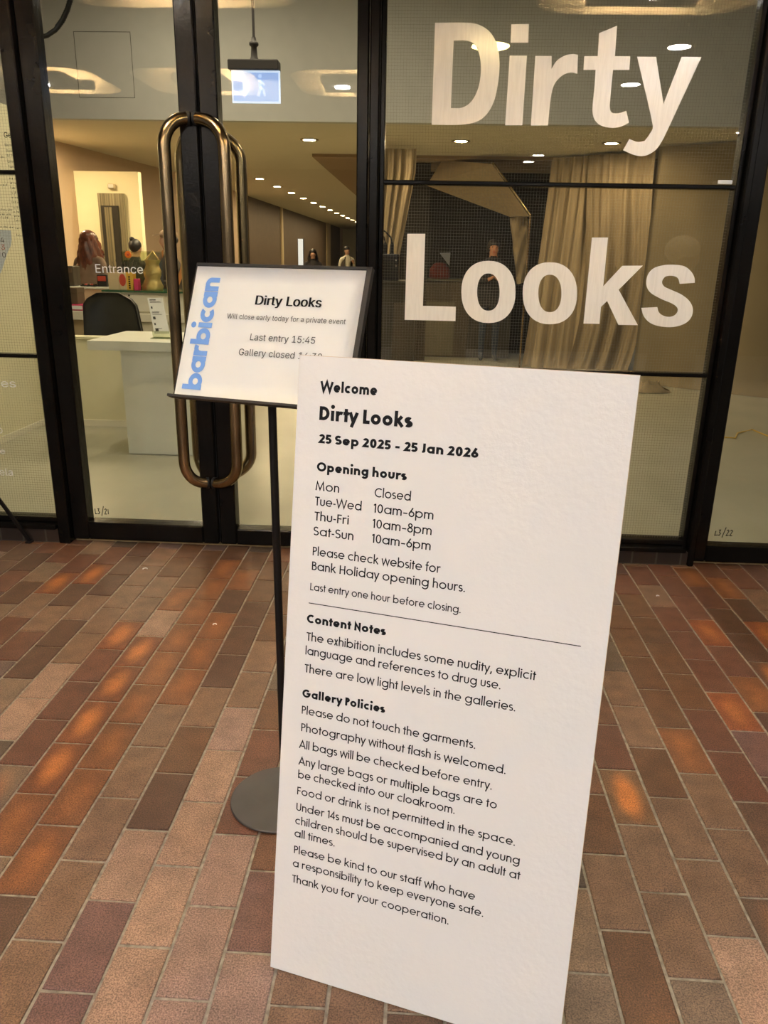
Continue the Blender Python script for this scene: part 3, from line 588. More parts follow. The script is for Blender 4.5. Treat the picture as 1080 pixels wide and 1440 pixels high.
# brick paving: columns run away from the camera, half-bond
BX0, BP, BY0, BL = -1.02, .1236, 2.312, .2458
PAL = [((.135, .075, .044), 6), ((.115, .060, .036), 6), ((.190, .120, .075), 5), ((.150, .068, .036), 5), ((.105, .050, .033), 4), ((.205, .135, .092), 3), ((.140, .085, .068), 2), ((.100, .066, .044), 3)]
BAG = [c for c, n in PAL for _ in range(n)]
BRICKS = {}       # (column, row): (colour, flash)
KB = 1.18
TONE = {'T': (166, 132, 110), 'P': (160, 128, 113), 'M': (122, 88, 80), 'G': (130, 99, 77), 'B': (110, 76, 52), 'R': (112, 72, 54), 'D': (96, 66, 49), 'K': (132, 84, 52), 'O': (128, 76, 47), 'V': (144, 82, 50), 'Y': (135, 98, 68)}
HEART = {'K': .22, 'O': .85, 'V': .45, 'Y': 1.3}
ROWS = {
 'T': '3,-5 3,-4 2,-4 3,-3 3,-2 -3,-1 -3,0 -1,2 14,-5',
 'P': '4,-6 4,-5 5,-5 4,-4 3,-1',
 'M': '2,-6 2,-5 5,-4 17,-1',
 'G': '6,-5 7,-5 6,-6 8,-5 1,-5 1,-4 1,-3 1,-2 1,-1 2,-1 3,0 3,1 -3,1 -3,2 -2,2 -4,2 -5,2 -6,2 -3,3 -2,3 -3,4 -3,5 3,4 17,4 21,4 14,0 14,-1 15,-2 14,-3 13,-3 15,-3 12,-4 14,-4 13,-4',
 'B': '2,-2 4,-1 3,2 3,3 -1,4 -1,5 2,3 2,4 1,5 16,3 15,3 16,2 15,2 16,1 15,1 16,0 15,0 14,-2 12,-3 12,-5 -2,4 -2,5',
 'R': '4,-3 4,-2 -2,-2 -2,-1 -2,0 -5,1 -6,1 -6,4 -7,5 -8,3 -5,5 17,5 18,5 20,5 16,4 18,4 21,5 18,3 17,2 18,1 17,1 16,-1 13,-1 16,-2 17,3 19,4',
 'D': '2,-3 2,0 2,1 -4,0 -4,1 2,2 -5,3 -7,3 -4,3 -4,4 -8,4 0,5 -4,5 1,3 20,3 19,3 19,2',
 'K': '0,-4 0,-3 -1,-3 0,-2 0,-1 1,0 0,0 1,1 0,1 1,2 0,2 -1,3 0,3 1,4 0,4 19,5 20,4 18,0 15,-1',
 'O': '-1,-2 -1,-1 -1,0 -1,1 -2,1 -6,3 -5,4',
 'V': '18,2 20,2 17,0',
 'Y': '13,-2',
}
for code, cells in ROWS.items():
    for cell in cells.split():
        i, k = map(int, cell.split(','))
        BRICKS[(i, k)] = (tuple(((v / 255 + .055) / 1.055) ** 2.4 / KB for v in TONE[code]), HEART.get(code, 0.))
def paving():
    vs, fs, cols, flash, uvs = [], [], [], [], []
    g = .0042; e = .003; zt, zg = 0.0, -.0045
    i0, i1 = int((-3.6 - BX0) / BP), int((3.4 - BX0) / BP)
    for i in range(i0, i1):
        off = BY0 if i % 2 else BY0 + BL / 2
        for k in range(-20, 8):
            ya, yb = off + k * BL, off + (k + 1) * BL
            yb = min(yb, 3.885)
            if ya > 3.86: continue
            r = rng.random; c = BAG[int(r() * len(BAG))]; fl = 0.
            q = r()
            if q < .10: fl = .25 + .6 * r()
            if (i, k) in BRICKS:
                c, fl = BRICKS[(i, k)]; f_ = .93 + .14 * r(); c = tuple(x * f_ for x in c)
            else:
                f_ = .82 + .36 * r(); c = tuple(x * f_ for x in c)
            j = lambda: (r() - .5) * .0022
            xa, xb = BX0 + i * BP + g, BX0 + (i + 1) * BP - g
            y0, y1 = ya + g, yb - g
            dz = (r() - .5) * .0012
            out = [(xa + j(), y0 + j()), (xb + j(), y0 + j()), (xb + j(), y1 + j()), (xa + j(), y1 + j())]
            inn = [(out[0][0] + e, out[0][1] + e), (out[1][0] - e, out[1][1] + e), (out[2][0] - e, out[2][1] - e), (out[3][0] + e, out[3][1] - e)]
            b = len(vs)
            vs += [(x, y, zg) for x, y in out] + [(x, y, zt + dz - .0015) for x, y in out] + [(x, y, zt + dz) for x, y in inn]
            F = [(b + 8, b + 9, b + 10, b + 11)]
            for a in range(4):
                n_ = (a + 1) % 4
                F += [(b + a, b + n_, b + 4 + n_, b + 4 + a), (b + 4 + a, b + 4 + n_, b + 8 + n_, b + 8 + a)]
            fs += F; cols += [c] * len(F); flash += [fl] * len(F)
            for f in F:
                uvs += [((vs[v][0] - xa) / (xb - xa), (vs[v][1] - y0) / (y1 - y0)) for v in f]
    nb = len(fs); b = len(vs)
    X0, X1, Y0, Y1 = -9, 8, -8, 3.9
    vs += [(X0, Y0, zg), (X1, Y0, zg), (X1, Y1, zg), (X0, Y1, zg), (X0, Y0, -.15), (X1, Y0, -.15), (X1, Y1, -.15), (X0, Y1, -.15)]
    G = [(b, b + 1, b + 2, b + 3), (b + 7, b + 6, b + 5, b + 4)] + [(b + 4 + a, b + 4 + (a + 1) % 4, b + (a + 1) % 4, b + a) for a in range(4)]
    fs += G; cols += [(.2, .2, .2)] * 6; flash += [0] * 6; uvs += [(0, 0)] * 24
    me = bpy.data.meshes.new('floor'); me.from_pydata(vs, [], fs)
    ca = me.attributes.new('brick_colour', 'FLOAT_COLOR', 'FACE'); ca.data.foreach_set('color', [x for c in cols for x in (*c, 1)])
    fa = me.attributes.new('flash', 'FLOAT', 'FACE'); fa.data.foreach_set('value', flash)
    uv = me.uv_layers.new(name='brick_uv'); uv.data.foreach_set('uv', [x for p in uvs for x in p])
    me.polygons.foreach_set('material_index', [0] * nb + [1] * 6)
    return link('floor', me, [M['brick'], M['grout']])
struct(paving(), 'brown brick paving in half-bond rows in front of the glass doors', 'floor')
struct(MB().box(-7.5, 6.5, 3.905, 42, -.15, -.004).build('floor_interior', M['floor_in']), 'pale polished concrete floor behind the glass', 'floor')

# --- concourse side: ceiling with lit coffers, walls behind the camera (seen only as reflections)
def rrect(x0, x1, y0, y1, r, n=6):
    out = []
    for cx, cy, a in ((x1 - r, y1 - r, 0), (x0 + r, y1 - r, 90), (x0 + r, y0 + r, 180), (x1 - r, y0 + r, 270)):
        out += [(cx + r * math.cos(math.radians(a + 90 * i / n)), cy + r * math.sin(math.radians(a + 90 * i / n))) for i in range(n + 1)]
    return out
ZC = 2.85
COF = [(-3.85, -2.72, .10, 1.14), (-2.42, -1.42, .10, 1.14), (-1.13, -.36, .10, 1.14), (.55, 1.75, 2.58, 3.45), (-2.1, -.75, 2.66, 3.45)]
cl = fill_mesh('ceiling', [[(-6.5, -6), (6.5, -6), (6.5, D + .06), (-6.5, D + .06)]] + [rrect(a, b, c, d, .25)[::-1] for a, b, c, d in COF], (0, 0, ZC), (1, 0, 0), (0, 1, 0), M['ceil_out'], None)
struct(cl, 'grey concourse ceiling with recessed coffers', 'ceiling')
mb = MB()
for a, b, c, d in COF:
    lo = rrect(a, b, c, d, .25); n = len(lo)
    mb.add([(x, y, ZC) for x, y in lo] + [(x, y, ZC + .30) for x, y in lo], [(i, (i + 1) % n, n + (i + 1) % n, n + i) for i in range(n)])
    mb.add([(x, y, ZC + .30) for x, y in lo], [tuple(range(n))])
struct(mb.build('ceiling_coffers', M['coffer']), 'pale recesses of the concourse ceiling', 'ceiling')
struct(MB().box(-6.5, 6.5, -6.2, -6, 0, ZC + .4).build('wall_back', M['dark_wall']), 'dark wall across the concourse', 'wall')
for a, b, c, d in COF:
    cx, cy = (a + b) / 2, (c + d) / 2
    hx, hy = (b - a) * .22, (d - c) * .15
    t = thing('ceiling_light', 'grey square fitting with a white lamp hung in a coffer above the paving', 'ceiling light', (cx, cy, ZC), 'coffer lights over the paving')
    MB().bev(cx - hx, cx + hx, cy - hy, cy + hy, ZC - .02, ZC + .05, .02).build('fitting_plate', M['plate'], t)
    MB().lathe((cx, cy, ZC - .028), [(.062, 0), (.062, .006)], 20).build('lamp', M['lamp_front'], t)
    yl = c + .085
    MB().box(cx - hx * 1.05, cx + hx * 1.05, yl, yl + .035, ZC + .030, ZC + .042).build('cove_lamp', M['lamp_cove'], t)
    mb = MB(); mb.box(cx - hx * 1.15, cx + hx * 1.15, yl - .005, yl + .06, ZC + .018, ZC + .028); mb.box(cx - hx * 1.15, cx + hx * 1.15, yl + .055, yl + .062, ZC + .028, ZC + .085)
    for sx in (-1, 1): mb.box(cx + sx * hx * 1.12 - .004, cx + sx * hx * 1.12 + .004, yl - .005, yl + .06, ZC + .028, ZC + .085)
    for sx in (-1, 1): mb.box(cx + sx * hx * .8 - .01, cx + sx * hx * .8 + .01, yl + .06, cy - hy + .03, ZC + .02, ZC + .03)
    mb.build('lamp_channel', M['plate'], t)
    MB().tube([(cx, cy, ZC + .05), (cx, cy, ZC + .30)], .012, 8).build('rod', M['plate'], t)
LAMPS = [(1.58, .74, 'lamp_front'), (1.607, 1.9, 'lamp_front'), (.377, 1.88, 'lamp_yellow'), (1.46, -3.77, 'lamp_out'), (1.42, -4.5, 'lamp_out')]
for u, v in ((523, 180), (276, 184), (1046, 186), (524, 216), (278, 212)):  # lamps added to light the board, their mirror images hidden behind the posts
    q = atz(u, v, ZC); LAMPS.append((q.x, 2 * D - q.y, 'lamp_out'))
for x, y, k in LAMPS:
    t = thing('downlight', 'round downlight in the concourse ceiling', 'downlight', (x, y, ZC), 'downlights over the paving')
    R0 = .13 if k == 'lamp_yellow' else .075
    MB().lathe((x, y, ZC - .008), [(R0, 0), (R0 + .02, .001), (R0 + .02, .008), (R0, .008)], 24, cap=False).build('trim_ring', M['plate'], t)
    MB().lathe((x, y, ZC - .006), [(R0 - .003, 0), (R0 - .003, .004)], 24).build('lamp', M[k], t)

# --- shop front: frames, panes
YF, YB = 3.835, 3.925          # front / back of the frames
HT = ZC + .0                   # head height
def frame_box(mb, x0, x1, z0, z1, yf=YF, yb=YB, b=.006): mb.bev(x0, x1, yf, yb, z0, z1, b)
def wires(name, x0, x1, z0, z1, parent, st=.0134):
    mb = MB(); r = .0003
    n = int((x1 - x0) / st)
    for i in range(1, n + 1): x = x0 + i * st - .004; mb.box(x - r, x + r, D - r, D + r, z0, z1)
    n = int((z1 - z0) / st)
    for i in range(1, n + 1): z = z0 + i * st - .004; mb.box(x0, x1, D - r, D + r, z - r, z + r)
    return mb.build(name, M['wire'], parent)
def pane(x0, x1, z0, z1, parent): return MB().box(x0, x1, D - .003, D + .003, z0, z1).build('pane', M['glass'], parent)
# posts
mb = MB(); frame_box(mb, -1.925, -1.862, 0, HT, 3.80, 3.95); frame_box(mb, -1.945, -1.925, .075, HT, 3.85, 3.92, .003)
struct(mb.build('trim_1', M['black']), 'black post between the side window and the left glass door', 'door frame')
mb = MB(); frame_box(mb, -.276, -.232, 0, HT, 3.80, 3.95); frame_box(mb, -.230, -.208, .075, HT, 3.845, 3.92, .004)
struct(mb.build('trim_2', M['black']), 'black post between the right glass door and the lettered window', 'door frame')
mb = MB(); frame_box(mb, 1.383, 1.405, .075, HT, 3.845, 3.92, .004); frame_box(mb, 1.408, 1.440, 0, HT, 3.80, 3.95)
struct(mb.build('trim_3', M['black']), 'black post between the lettered window and the far right door', 'door frame')
struct(MB().box(-6.5, 6.5, 3.93, 4.02, ZC - .02, 4.3).build('wall_front', M['bulk']), 'wall above the shop front', 'wall')
# doors
def door(name, x0, x1, gx0, gx1, gz0, label):
    root = sroot(name, label, 'door', (x0, D, .015))
    mb = MB()
    frame_box(mb, x0, gx0, .018, HT - .01); frame_box(mb, gx1, x1, .018, HT - .01)
    frame_box(mb, gx0, gx1, .018, gz0); frame_box(mb, gx0, gx1, HT - .12, HT - .01)
    mb.build('door_frame', M['black'], root)
    pane(gx0 - .008, gx1 + .008, gz0 - .008, HT - .11, root)
    return root
d1 = door('door_1', -1.858, -1.061, -1.771, -1.146, .115, 'left glass door of the pair in a black frame, marked Entrance')
d2 = door('door_2', -1.051, -.282, -.965, -.335, .105, 'right glass door of the pair in a black frame, behind the sign stand')
d3 = door('door_3', 1.444, 2.45, 1.508, 2.34, .104, 'glass door in a black frame at the right edge of the photo')
MB().box(-1.061, -1.051, 3.86, 3.91, .02, HT).build('weather_strip', M['gap'], d1)
# brass pull handles, outside and inside, D-shaped and turned outwards from the meeting stiles
def handle(xe, xg, y0, yg, zt, zb, parent):
    p = []; r = .125; z0, z1 = zt, zb
    n = 9
    for i in range(n + 1):
        a = math.pi / 2 * i / n; k = math.sin(a)
        p.append((xe + (xg - xe) * k, y0 + (yg - y0) * k, z0 - r * (1 - math.cos(a))))
    for i in range(1, 9): z = (z0 - r) + (z1 - z0 + 2 * r) * i / 9; p.append((xg, yg, z))
    for i in range(n, -1, -1):
        a = math.pi / 2 * i / n; k = math.sin(a)
        p.append((xe + (xg - xe) * k, y0 + (yg - y0) * k, z1 + r * (1 - math.cos(a))))
    h = MB().tube(p, .0285, 18).build('door_handle', M['brass'], parent)
    for z in (zt, zb): MB().tube([(xe - .012 * math.copysign(1, xg - xe), y0 + .004 * (1 if y0 < D else -1), z), (xe + .004 * math.copysign(1, xg - xe), y0, z)], .0298, 16).build('end_cap', M['gap'], h)
handle(-1.105, -1.2, YF - .012, 3.765, 2.078, .362, d1)
handle(-1.060, -.926, YF - .012, 3.765, 2.078, .362, d2)
handle(-1.105, -1.195, YB + .012, 3.995, 2.04, .362, d1)
handle(-1.060, -.905, YB + .012, 3.995, 2.04, .362, d2)
EX, EZ = Vector((1, 0, 0)), Vector((0, 0, 1))
fy = D - .0036
grot('entrance_text', 'Entrance', (-1.615, fy, 1.400), EX, EZ, .236, .040, M['white_vinyl'], d1, .012)
grot('entrance_text', 'Entrance', (-.770, fy, 1.400), EX, EZ, .236, .040, M['white_vinyl'], d2, .012)
def scrawl(name, strokes, o, k, parent):
    mb = MB(); o = Vector(o)
    for st in strokes:
        vs, fs = stroke_strip([(p[0] * k, p[1] * k) for p in st], .0021)
        mb.add([o + EX * v.x + EZ * v.y for v in vs], fs)
    return mb.build(name, M['black_vinyl'], parent)
L_, S_, T3 = [(0, 1), (.02, 0), (.35, .03)], [(1.15, -.35), (1.6, 1.5)], [(.45, .95), (.75, 1.0), (.62, .58), (.82, .35), (.65, .02), (.42, .08)]
T2 = lambda x: [(x, .85), (x + .2, 1.02), (x + .36, .85), (x, .02), (x + .42, .04)]
scrawl('marker_number', [L_, T3, S_, T2(1.75), [(2.4, .95), (2.4, .0)]], (-1.742, fy, .150), .030, d1)
scrawl('marker_number', [[(0, .8), (-.08, 0), (.4, .08)], T3, S_, T2(1.8), T2(2.4)], (1.556, fy, .152), .031, d3)
# windows
def window(name, x0, x1, z0, zs, label, bars):
    root = sroot(name, label, 'window', (x0, D, z0))
    mb = MB()
    frame_box(mb, x0 - .01, x1 + .01, z0 - .028, z0, 3.845, 3.92, .004); frame_box(mb, x0 - .01, x1 + .01, z0 - .055, z0 - .030, 3.80, 3.94, .004)
    frame_box(mb, x0, x1, HT - .06, HT, 3.845, 3.92, .004)
    mb.build('window_frame', M['black'], root)
    edges = [z0] + [b for b in bars] + [HT - .05]
    for b in bars:
        MB().bev(x0 - .004, x1 + .004, 3.85, 3.91, b - .0095, b + .0095, .004).build('glazing_bar', M['black'], root)
    for a, b in zip(edges[:-1], edges[1:]):
        pane(x0 - .006, x1 + .006, a, b, root)
    wires('wire_mesh', x0, x1, z0, HT - .05, root)
    return root
w1 = window('window_1', -3.30, -1.945, .132, 0, 'wired glass side window at the left edge with small black and white lettering', (.989, 1.845))
w2 = window('window_2', -.208, 1.383, .128, 0, 'wired glass window painted Dirty Looks in big white letters', (.980, 1.829))
struct(MB().box(-3.4, -1.93, 3.815, 3.95, -.003, .077).build('trim_4', M['plinth']), 'low brick plinth under the side window', 'plinth')
struct(MB().box(-.225, 1.42, 3.815, 3.95, -.003, .073).build('trim_5', M['plinth']), 'low brick plinth under the lettered window', 'plinth')
struct(MB().bev(-1.86, -.30, 3.865, 4.02, -.02, .006, .004).build('trim_6', M['stone']), 'worn stone threshold under the glass doors', 'threshold')
struct(MB().bev(1.445, 2.45, 3.865, 4.02, -.02, .006, .004).build('trim_7', M['stone']), 'worn stone threshold under the far right door', 'threshold')
MB().bev(1.30, 1.365, 3.845, 3.8495, 1.8405, 1.858, .002).build('sticker', M['paper'], w2)
# painted letters, each a part of the window (outlines in photo quarter-pixels from a corner)
def smooth(pts, corner=50, n=4):
    P = [Vector((p[0], p[1])) for p in pts]; N = len(P); out = []
    sharp = []
    for i in range(N):
        a, b = P[i] - P[i - 1], P[(i + 1) % N] - P[i]
        sharp.append(math.degrees(a.angle(b)) > corner)
    for i in range(N):
        p1, p2 = P[i], P[(i + 1) % N]; m1 = (P[(i + 1) % N] - P[i - 1]) / 2; m2 = (P[(i + 2) % N] - P[i]) / 2
        if sharp[i]: m1 = p2 - p1
        if sharp[(i + 1) % N]: m2 = p2 - p1
        if sharp[i] and sharp[(i + 1) % N]: out.append((p1.x, p1.y)); continue
        L = (p2 - p1).length; m1 = m1.normalized() * min(m1.length, L * 1.2); m2 = m2.normalized() * min(m2.length, L * 1.2)
        for k in range(n):
            t = k / n; q = p1 * (2 * t**3 - 3 * t * t + 1) + m1 * (t**3 - 2 * t * t + t) + p2 * (-2 * t**3 + 3 * t * t) + m2 * (t**3 - t * t)
            out.append((q.x, q.y))
    return out
def sup(l, r, t, b, e=2.25, n=40):
    cx, cy, a, c = (l + r) / 2, (t + b) / 2, (r - l) / 2, (b - t) / 2
    f = lambda v: math.copysign(abs(v) ** (2 / e), v)
    return [(cx + a * f(math.cos(2 * math.pi * i / n)), cy + c * f(math.sin(2 * math.pi * i / n))) for i in range(n)]
A_, B_, C_, E_ = (540, 0), (810, 0), (540, 300), (810, 300)
LET = [
 ('D', A_, [smooth([(287,128),(470,128),(540,142),(600,185),(638,260),(650,355),(643,455),(622,560),(580,640),(520,685),(430,702),(268,702)]), smooth([(392,228),(462,228),(512,252),(538,315),(545,400),(530,495),(492,570),(440,605),(376,608)])]),
 ('i', A_, [[(716,137),(815,135),(811,240),(712,240)], [(707,313),(804,313),(778,705),(681,705)]]),
 ('r', A_, [smooth([(851,315),(943,315),(942,388),(972,342),(1015,314),(1060,304),(1091,309),(1087,415),(1050,408),(1002,425),(958,475),(937,555),(922,706),(826,706)], 40)]),
 ('t', B_, [smooth([(130,187),(231,145),(219,316),(305,317),(300,393),(208,393),(190,585),(193,622),(207,637),(240,637),(283,624),(298,690),(250,713),(198,719),(140,706),(104,672),(92,615),(105,480),(110,393),(42,393),(46,316),(122,316)], 40)]),
 ('y', B_, [smooth([(343,319),(450,320),(492,585),(594,320),(705,321),(520,720),(480,800),(440,850),(385,877),(328,872),(264,845),(300,782),(345,798),(385,793),(410,760),(432,708)], 40)]),
 ('L', C_, [[(131,115),(232,115),(219,520),(404,525),(402,606),(116,599)]]),
 ('o', C_, [sup(435,740,267,617), sup(524,650,338,548)]),
 ('o', C_, [sup(780,1086,275,624), sup(868,998,345,556)]),
 ('k', E_, [[(90,136),(180,136),(153,410),(260,295),(376,294),(240,430),(348,629),(238,627),(175,493),(140,527),(132,622),(42,620)]]),
 ('s', E_, [smooth([(668,391),(583,397),(576,370),(560,356),(530,351),(500,358),(484,385),(495,410),(530,428),(590,455),(635,490),(657,535),(648,585),(612,620),(550,639),(480,637),(420,618),(382,580),(367,532),(457,527),(466,556),(490,575),(525,582),(556,572),(572,548),(565,525),(535,505),(480,482),(420,447),(396,405),(402,350),(435,310),(490,292),(550,289),(610,298),(648,328),(666,362)], 60)]),
]
for nm, (ou, ov), loops in LET:
    W2 = [[at(ou + p[0] / 4, ov + p[1] / 4, fy) for p in l] for l in loops]
    fill_mesh('painted_letter', [[(p.x, p.z) for p in l] for l in W2], (0, fy - .0002, 0), EX, EZ, M['letter'], w2, 0, .0004)
# small lettering on the side window
def inkline(s, u, v, width, cap, m, bold=0.): p = at(u, v, fy); return grot('window_text', s, p, EX, EZ, width, cap, m, w1, bold)
inkline('General', 6, 193.5, .098, .0235, M['black_vinyl'], .02)
for s, u, v, wd in [('Members £20', 7, 207, .088), ('Students £14', 8.5, 215, .078), ('Art Fund £10', 9.5, 222, .078), ('University £12', 11, 230, .085), ('Young Barbican £5', 12, 237, .09), ('Under 14s £0', 13, 243, .07)]:
    inkline(s, u, v - 1.2, wd, .0125, M['grey_ink'])
def squiggle(u, v, wd, h):
    """a line of print too small to read in the photo"""
    o = at(u, v, fy); mb = MB(); x = 0; r = random.Random(int(u * 31 + v * 7))
    while x < wd:
        n = r.randint(2, 7)
        for _ in range(n):
            if x > wd: break
            k = r.choice((.6, .6, .6, 1.0)) * h
            pts = [(x, 0), (x, k)] if r.random() < .5 else [(x, k * .6), (x + h * .25, 0), (x + h * .4, k * .6)]
            vs, fs = stroke_strip(pts, h * .075); mb.add([o + EX * q.x + EZ * q.y for q in vs], fs)
            x += h * r.choice((.35, .5, .6))
        x += h * .45
    mb.build('window_text', M['grey_ink'], w1)
for u, v, wd in [(13.5, 252, .075), (14.5, 258.5, .088), (15, 265, .088), (16, 272, .095), (16.5, 278.5, .095), (17, 285, .09), (18.5, 293, .06), (19, 299, .088), (20, 305, .085), (21, 311, .088), (22, 322, .08), (24, 332, .05), (0, 222, .028), (-8, 261, .07), (-9, 296, .09), (-9, 302, .085), (-8, 307, .075), (-4, 320, .085)]:
    squiggle(u, v, wd, .0105)
grot('window_text', 'res', at(-5, 544, fy), EX, EZ, .104, .040, M['white_vinyl'], w1, .01)
for s, u, v, wd in [('to', -7, 609, .042), ('e', 0.5, 638, .027), ('ela', 0, 668.5, .072)]:
    grot('window_text', s, at(u, v, fy), EX, EZ, wd, .040 if s != 'e' else .029, M['white_vinyl'], w1, .01)
# --- inside: shell of the foyer and hall
ZH = 2.83
struct(MB().box(-7.2, 6.2, 4.0, 8.9, 4.15, 4.25).build('ceiling_foyer', M['bulk']), 'high ceiling of the foyer', 'ceiling')
bk = struct(MB().box(-7.2, 6.2, 8.9, 9.0, ZH, 4.2).build('wall_bulkhead', M['bulk']), 'grey bulkhead across the foyer with a flush access panel', 'wall')
mb = MB(); a, b = at(103, 44, 8.9), at(190, 138, 8.9); w_ = .005
for x0, x1, z0, z1 in ((a.x, b.x, a.z - w_, a.z), (a.x, b.x, b.z, b.z + w_), (a.x, a.x + w_, b.z, a.z), (b.x - w_, b.x, b.z, a.z)): mb.box(x0, x1, 8.897, 8.9, z0, z1)
mb.build('access_panel', M['line'], bk)
struct(MB().box(-7.2, 6.2, 9.0, 42, ZH, ZH + .15).build('ceiling_hall', M['ceil_in']), 'warm white ceiling of the hall with downlights', 'ceiling')
struct(MB().box(-1.62, 6.2, 11.55, 30, 2.79, 2.829).build('ceiling_gallery', M['brown_ceil']), 'soffit over the gallery, its brown tone including shade', 'ceiling')
struct(MB().box(-3.51, -3.41, 3.95, 7.25, -.003, 2.60).build('wall_left', M['cream']), 'cream side wall behind the wired side window', 'wall')
struct(MB().box(-3.51, -3.41, 3.95, 7.25, 2.60, 4.15).build('wall_left_upper', M['concrete']), 'concrete band above the cream side wall', 'wall')
struct(MB().box(-3.409, -3.395, 3.95, 6.735, -.003, .05).build('baseboard_left', M['white_gloss']), 'white baseboard along the cream side wall', 'baseboard')
def wall_run(name, pts, z0, z1, m, th, label):
    mb = MB()
    for (x0, y0), (x1, y1) in zip(pts[:-1], pts[1:]):
        d = Vector((x1 - x0, y1 - y0, 0)); mb.fbox((x0, y0, z0), d, Vector((-d.y, d.x, 0)).normalized() * th, (0, 0, z1 - z0))
    return struct(mb.build(name, m), label, 'wall')
wall_run('wall_shop', [(-5.4, 7.4), (-4.83, 10.3), (-4.40, 14.5), (-4.30, 18.9)], -.003, ZH, M['salmon'], .15, 'salmon wall along the shop')
struct(MB().box(-7.3, -3.45, 7.1, 7.25, -.003, ZH).build('wall_shop_end', M['salmon']), 'end wall of the shop', 'wall') if False else None
ys = [18.9, 19.55, 24.1, 24.35, 35.0, 36.3, 40.6, 41.9]
mts = ['strip', 'brown', 'strip', 'brown', 'strip', 'brown', 'salmon']
for y0, y1, m_ in zip(ys[:-1], ys[1:], mts):
    pass
mb = MB(); mb2 = MB()
for y0, y1, m_ in zip(ys[:-1], ys[1:], mts):
    k = -4.30 if m_ == 'strip' else -4.34
    mb.box(k - .1, k, y0, y1, -.003, ZH, ['strip', 'brown', 'salmon'].index(m_))
struct(mb.build('wall_corridor', [M['strip'], M['brown'], M['salmon']]), 'brown panelled side wall of the corridor', 'wall')
struct(MB().box(-7, 2, 41.9, 42, -.003, ZH).build('wall_end', M['cream']), 'pale end wall of the corridor', 'wall')
# low partition behind the desk
t = struct(MB().box(-3.405, -1.70, 6.74, 6.84, -.003, .765).bev(-3.405, -1.69, 6.725, 6.855, .765, .79, .004).build('wall_low', M['cream']), 'low cream partition with a flat cap behind the white desk', 'partition')
MB().box(-3.39, -1.70, 6.722, 6.74, -.003, .055).build('baseboard', M['white_gloss'], t)
# pale wall piece in front of the shop wall, with a lift door
nb = struct(MB().box(-4.86, -3.885, 11.0, 11.12, -.003, 2.515).build('wall_nib', M['yellow_wall']), 'brightly lit pale yellow wall behind the shop counter', 'wall')
a, b = at(139.5, 272, 11), at(175, 272, 11)
lift = struct(thing('door_4', 'grey metal door in the pale yellow wall', 'door', (at(155, 400, 11).x, 10.98, 0)), None, None)
MB().box(a.x, b.x, 10.93, 11.0, -.003, a.z - .0).build('door_frame', M['grey_door'], lift)
a2, b2 = at(142, 289, 10.92), at(166, 291, 10.92)
MB().box(a2.x, b2.x, 10.905, 10.93, 0, a2.z).build('door_leaf', M['dark_door'], lift)
MB().box(a2.x + .05, a2.x + .15, 10.895, 10.905, .05, a2.z - .02).build('door_panel', M['grey_door'], lift)
e = at(157, 262, 10.97); t = thing('emergency_light', 'small pale box lamp on the yellow wall above the grey door', 'emergency light', (e.x, 11.0, e.z))
MB().bev(e.x - .045, e.x + .045, 10.94, 10.999, e.z - .03, e.z + .03, .008).build('lamp_case', M['strip'], t)
MB().bev(e.x - .035, e.x + .035, 10.933, 10.94, e.z - .022, e.z + .022, .003).build('diffuser', M['white_gloss'], t)
# downlights of the hall
def downlight(p, r, label, group, m='lamp_hall'):
    t = thing('downlight', label, 'downlight', p, group)
    MB().lathe((p[0], p[1], p[2] - .010), [(r * 1.02, 0), (r * 1.5, .002), (r * 1.5, .009), (r * 1.02, .009)], 20, cap=False).build('trim_ring', M['rim'], t)
    MB().lathe((p[0], p[1], p[2] - .007), [(r, 0), (r, .004)], 20).build('lamp', M[m], t)
for x, y, lb in [(-1.462, 10.19, 'nearest warm downlight above the right glass door, left of the brown soffit'), (.359, 10.14, 'warm downlight in the ceiling below the painted letters D and i'), (2.136, 10.15, 'warm downlight in the ceiling below the painted letter t')]:
    downlight((x, y, ZH), .075, lb, 'downlights across the front of the hall')
for i in range(12):
    y = 15.3 + i * 1.63
    downlight((-3.12 + .022 * i, y, ZH), .075, 'small warm downlight in the row running away down the corridor ceiling', 'downlights along the corridor')
for x, y, lb, m_ in [(.261, 13.47, 'bright oval downlight just above the upper glazing bar, above the painted L', 'lamp_dim'), (1.41, 13.52, 'small downlight just above the glazing bar, behind the slanted rod', 'lamp_dim'), (1.38, 14.45, 'farthest small downlight at the glazing bar, behind the slanted rod', 'lamp_dim')]:
    downlight((x, y, 2.79), .06 if x > 1 else .085, lb, 'downlights over the gallery', m_)
for q in [atz(52, 186, ZH), atz(276, 188, ZH), atz(279, 207, ZH)]:  # spots added to brighten the shop and yellow wall, out of sight
    downlight((q.x, q.y, ZH), .07, 'added warm spot in the shop ceiling, hidden behind the door frames', 'added spots over the shop', 'fill_shop')
for x, y in [(-2.6, 5.6), (-.8, 6.8), (-2.4, 7.6), (-1.2, 5.0), (1.4, 6.4)]:
    downlight((x, y, 4.15), .08, 'warm downlight in the high foyer ceiling above the photo', 'downlights of the foyer', 'lamp_foyer')

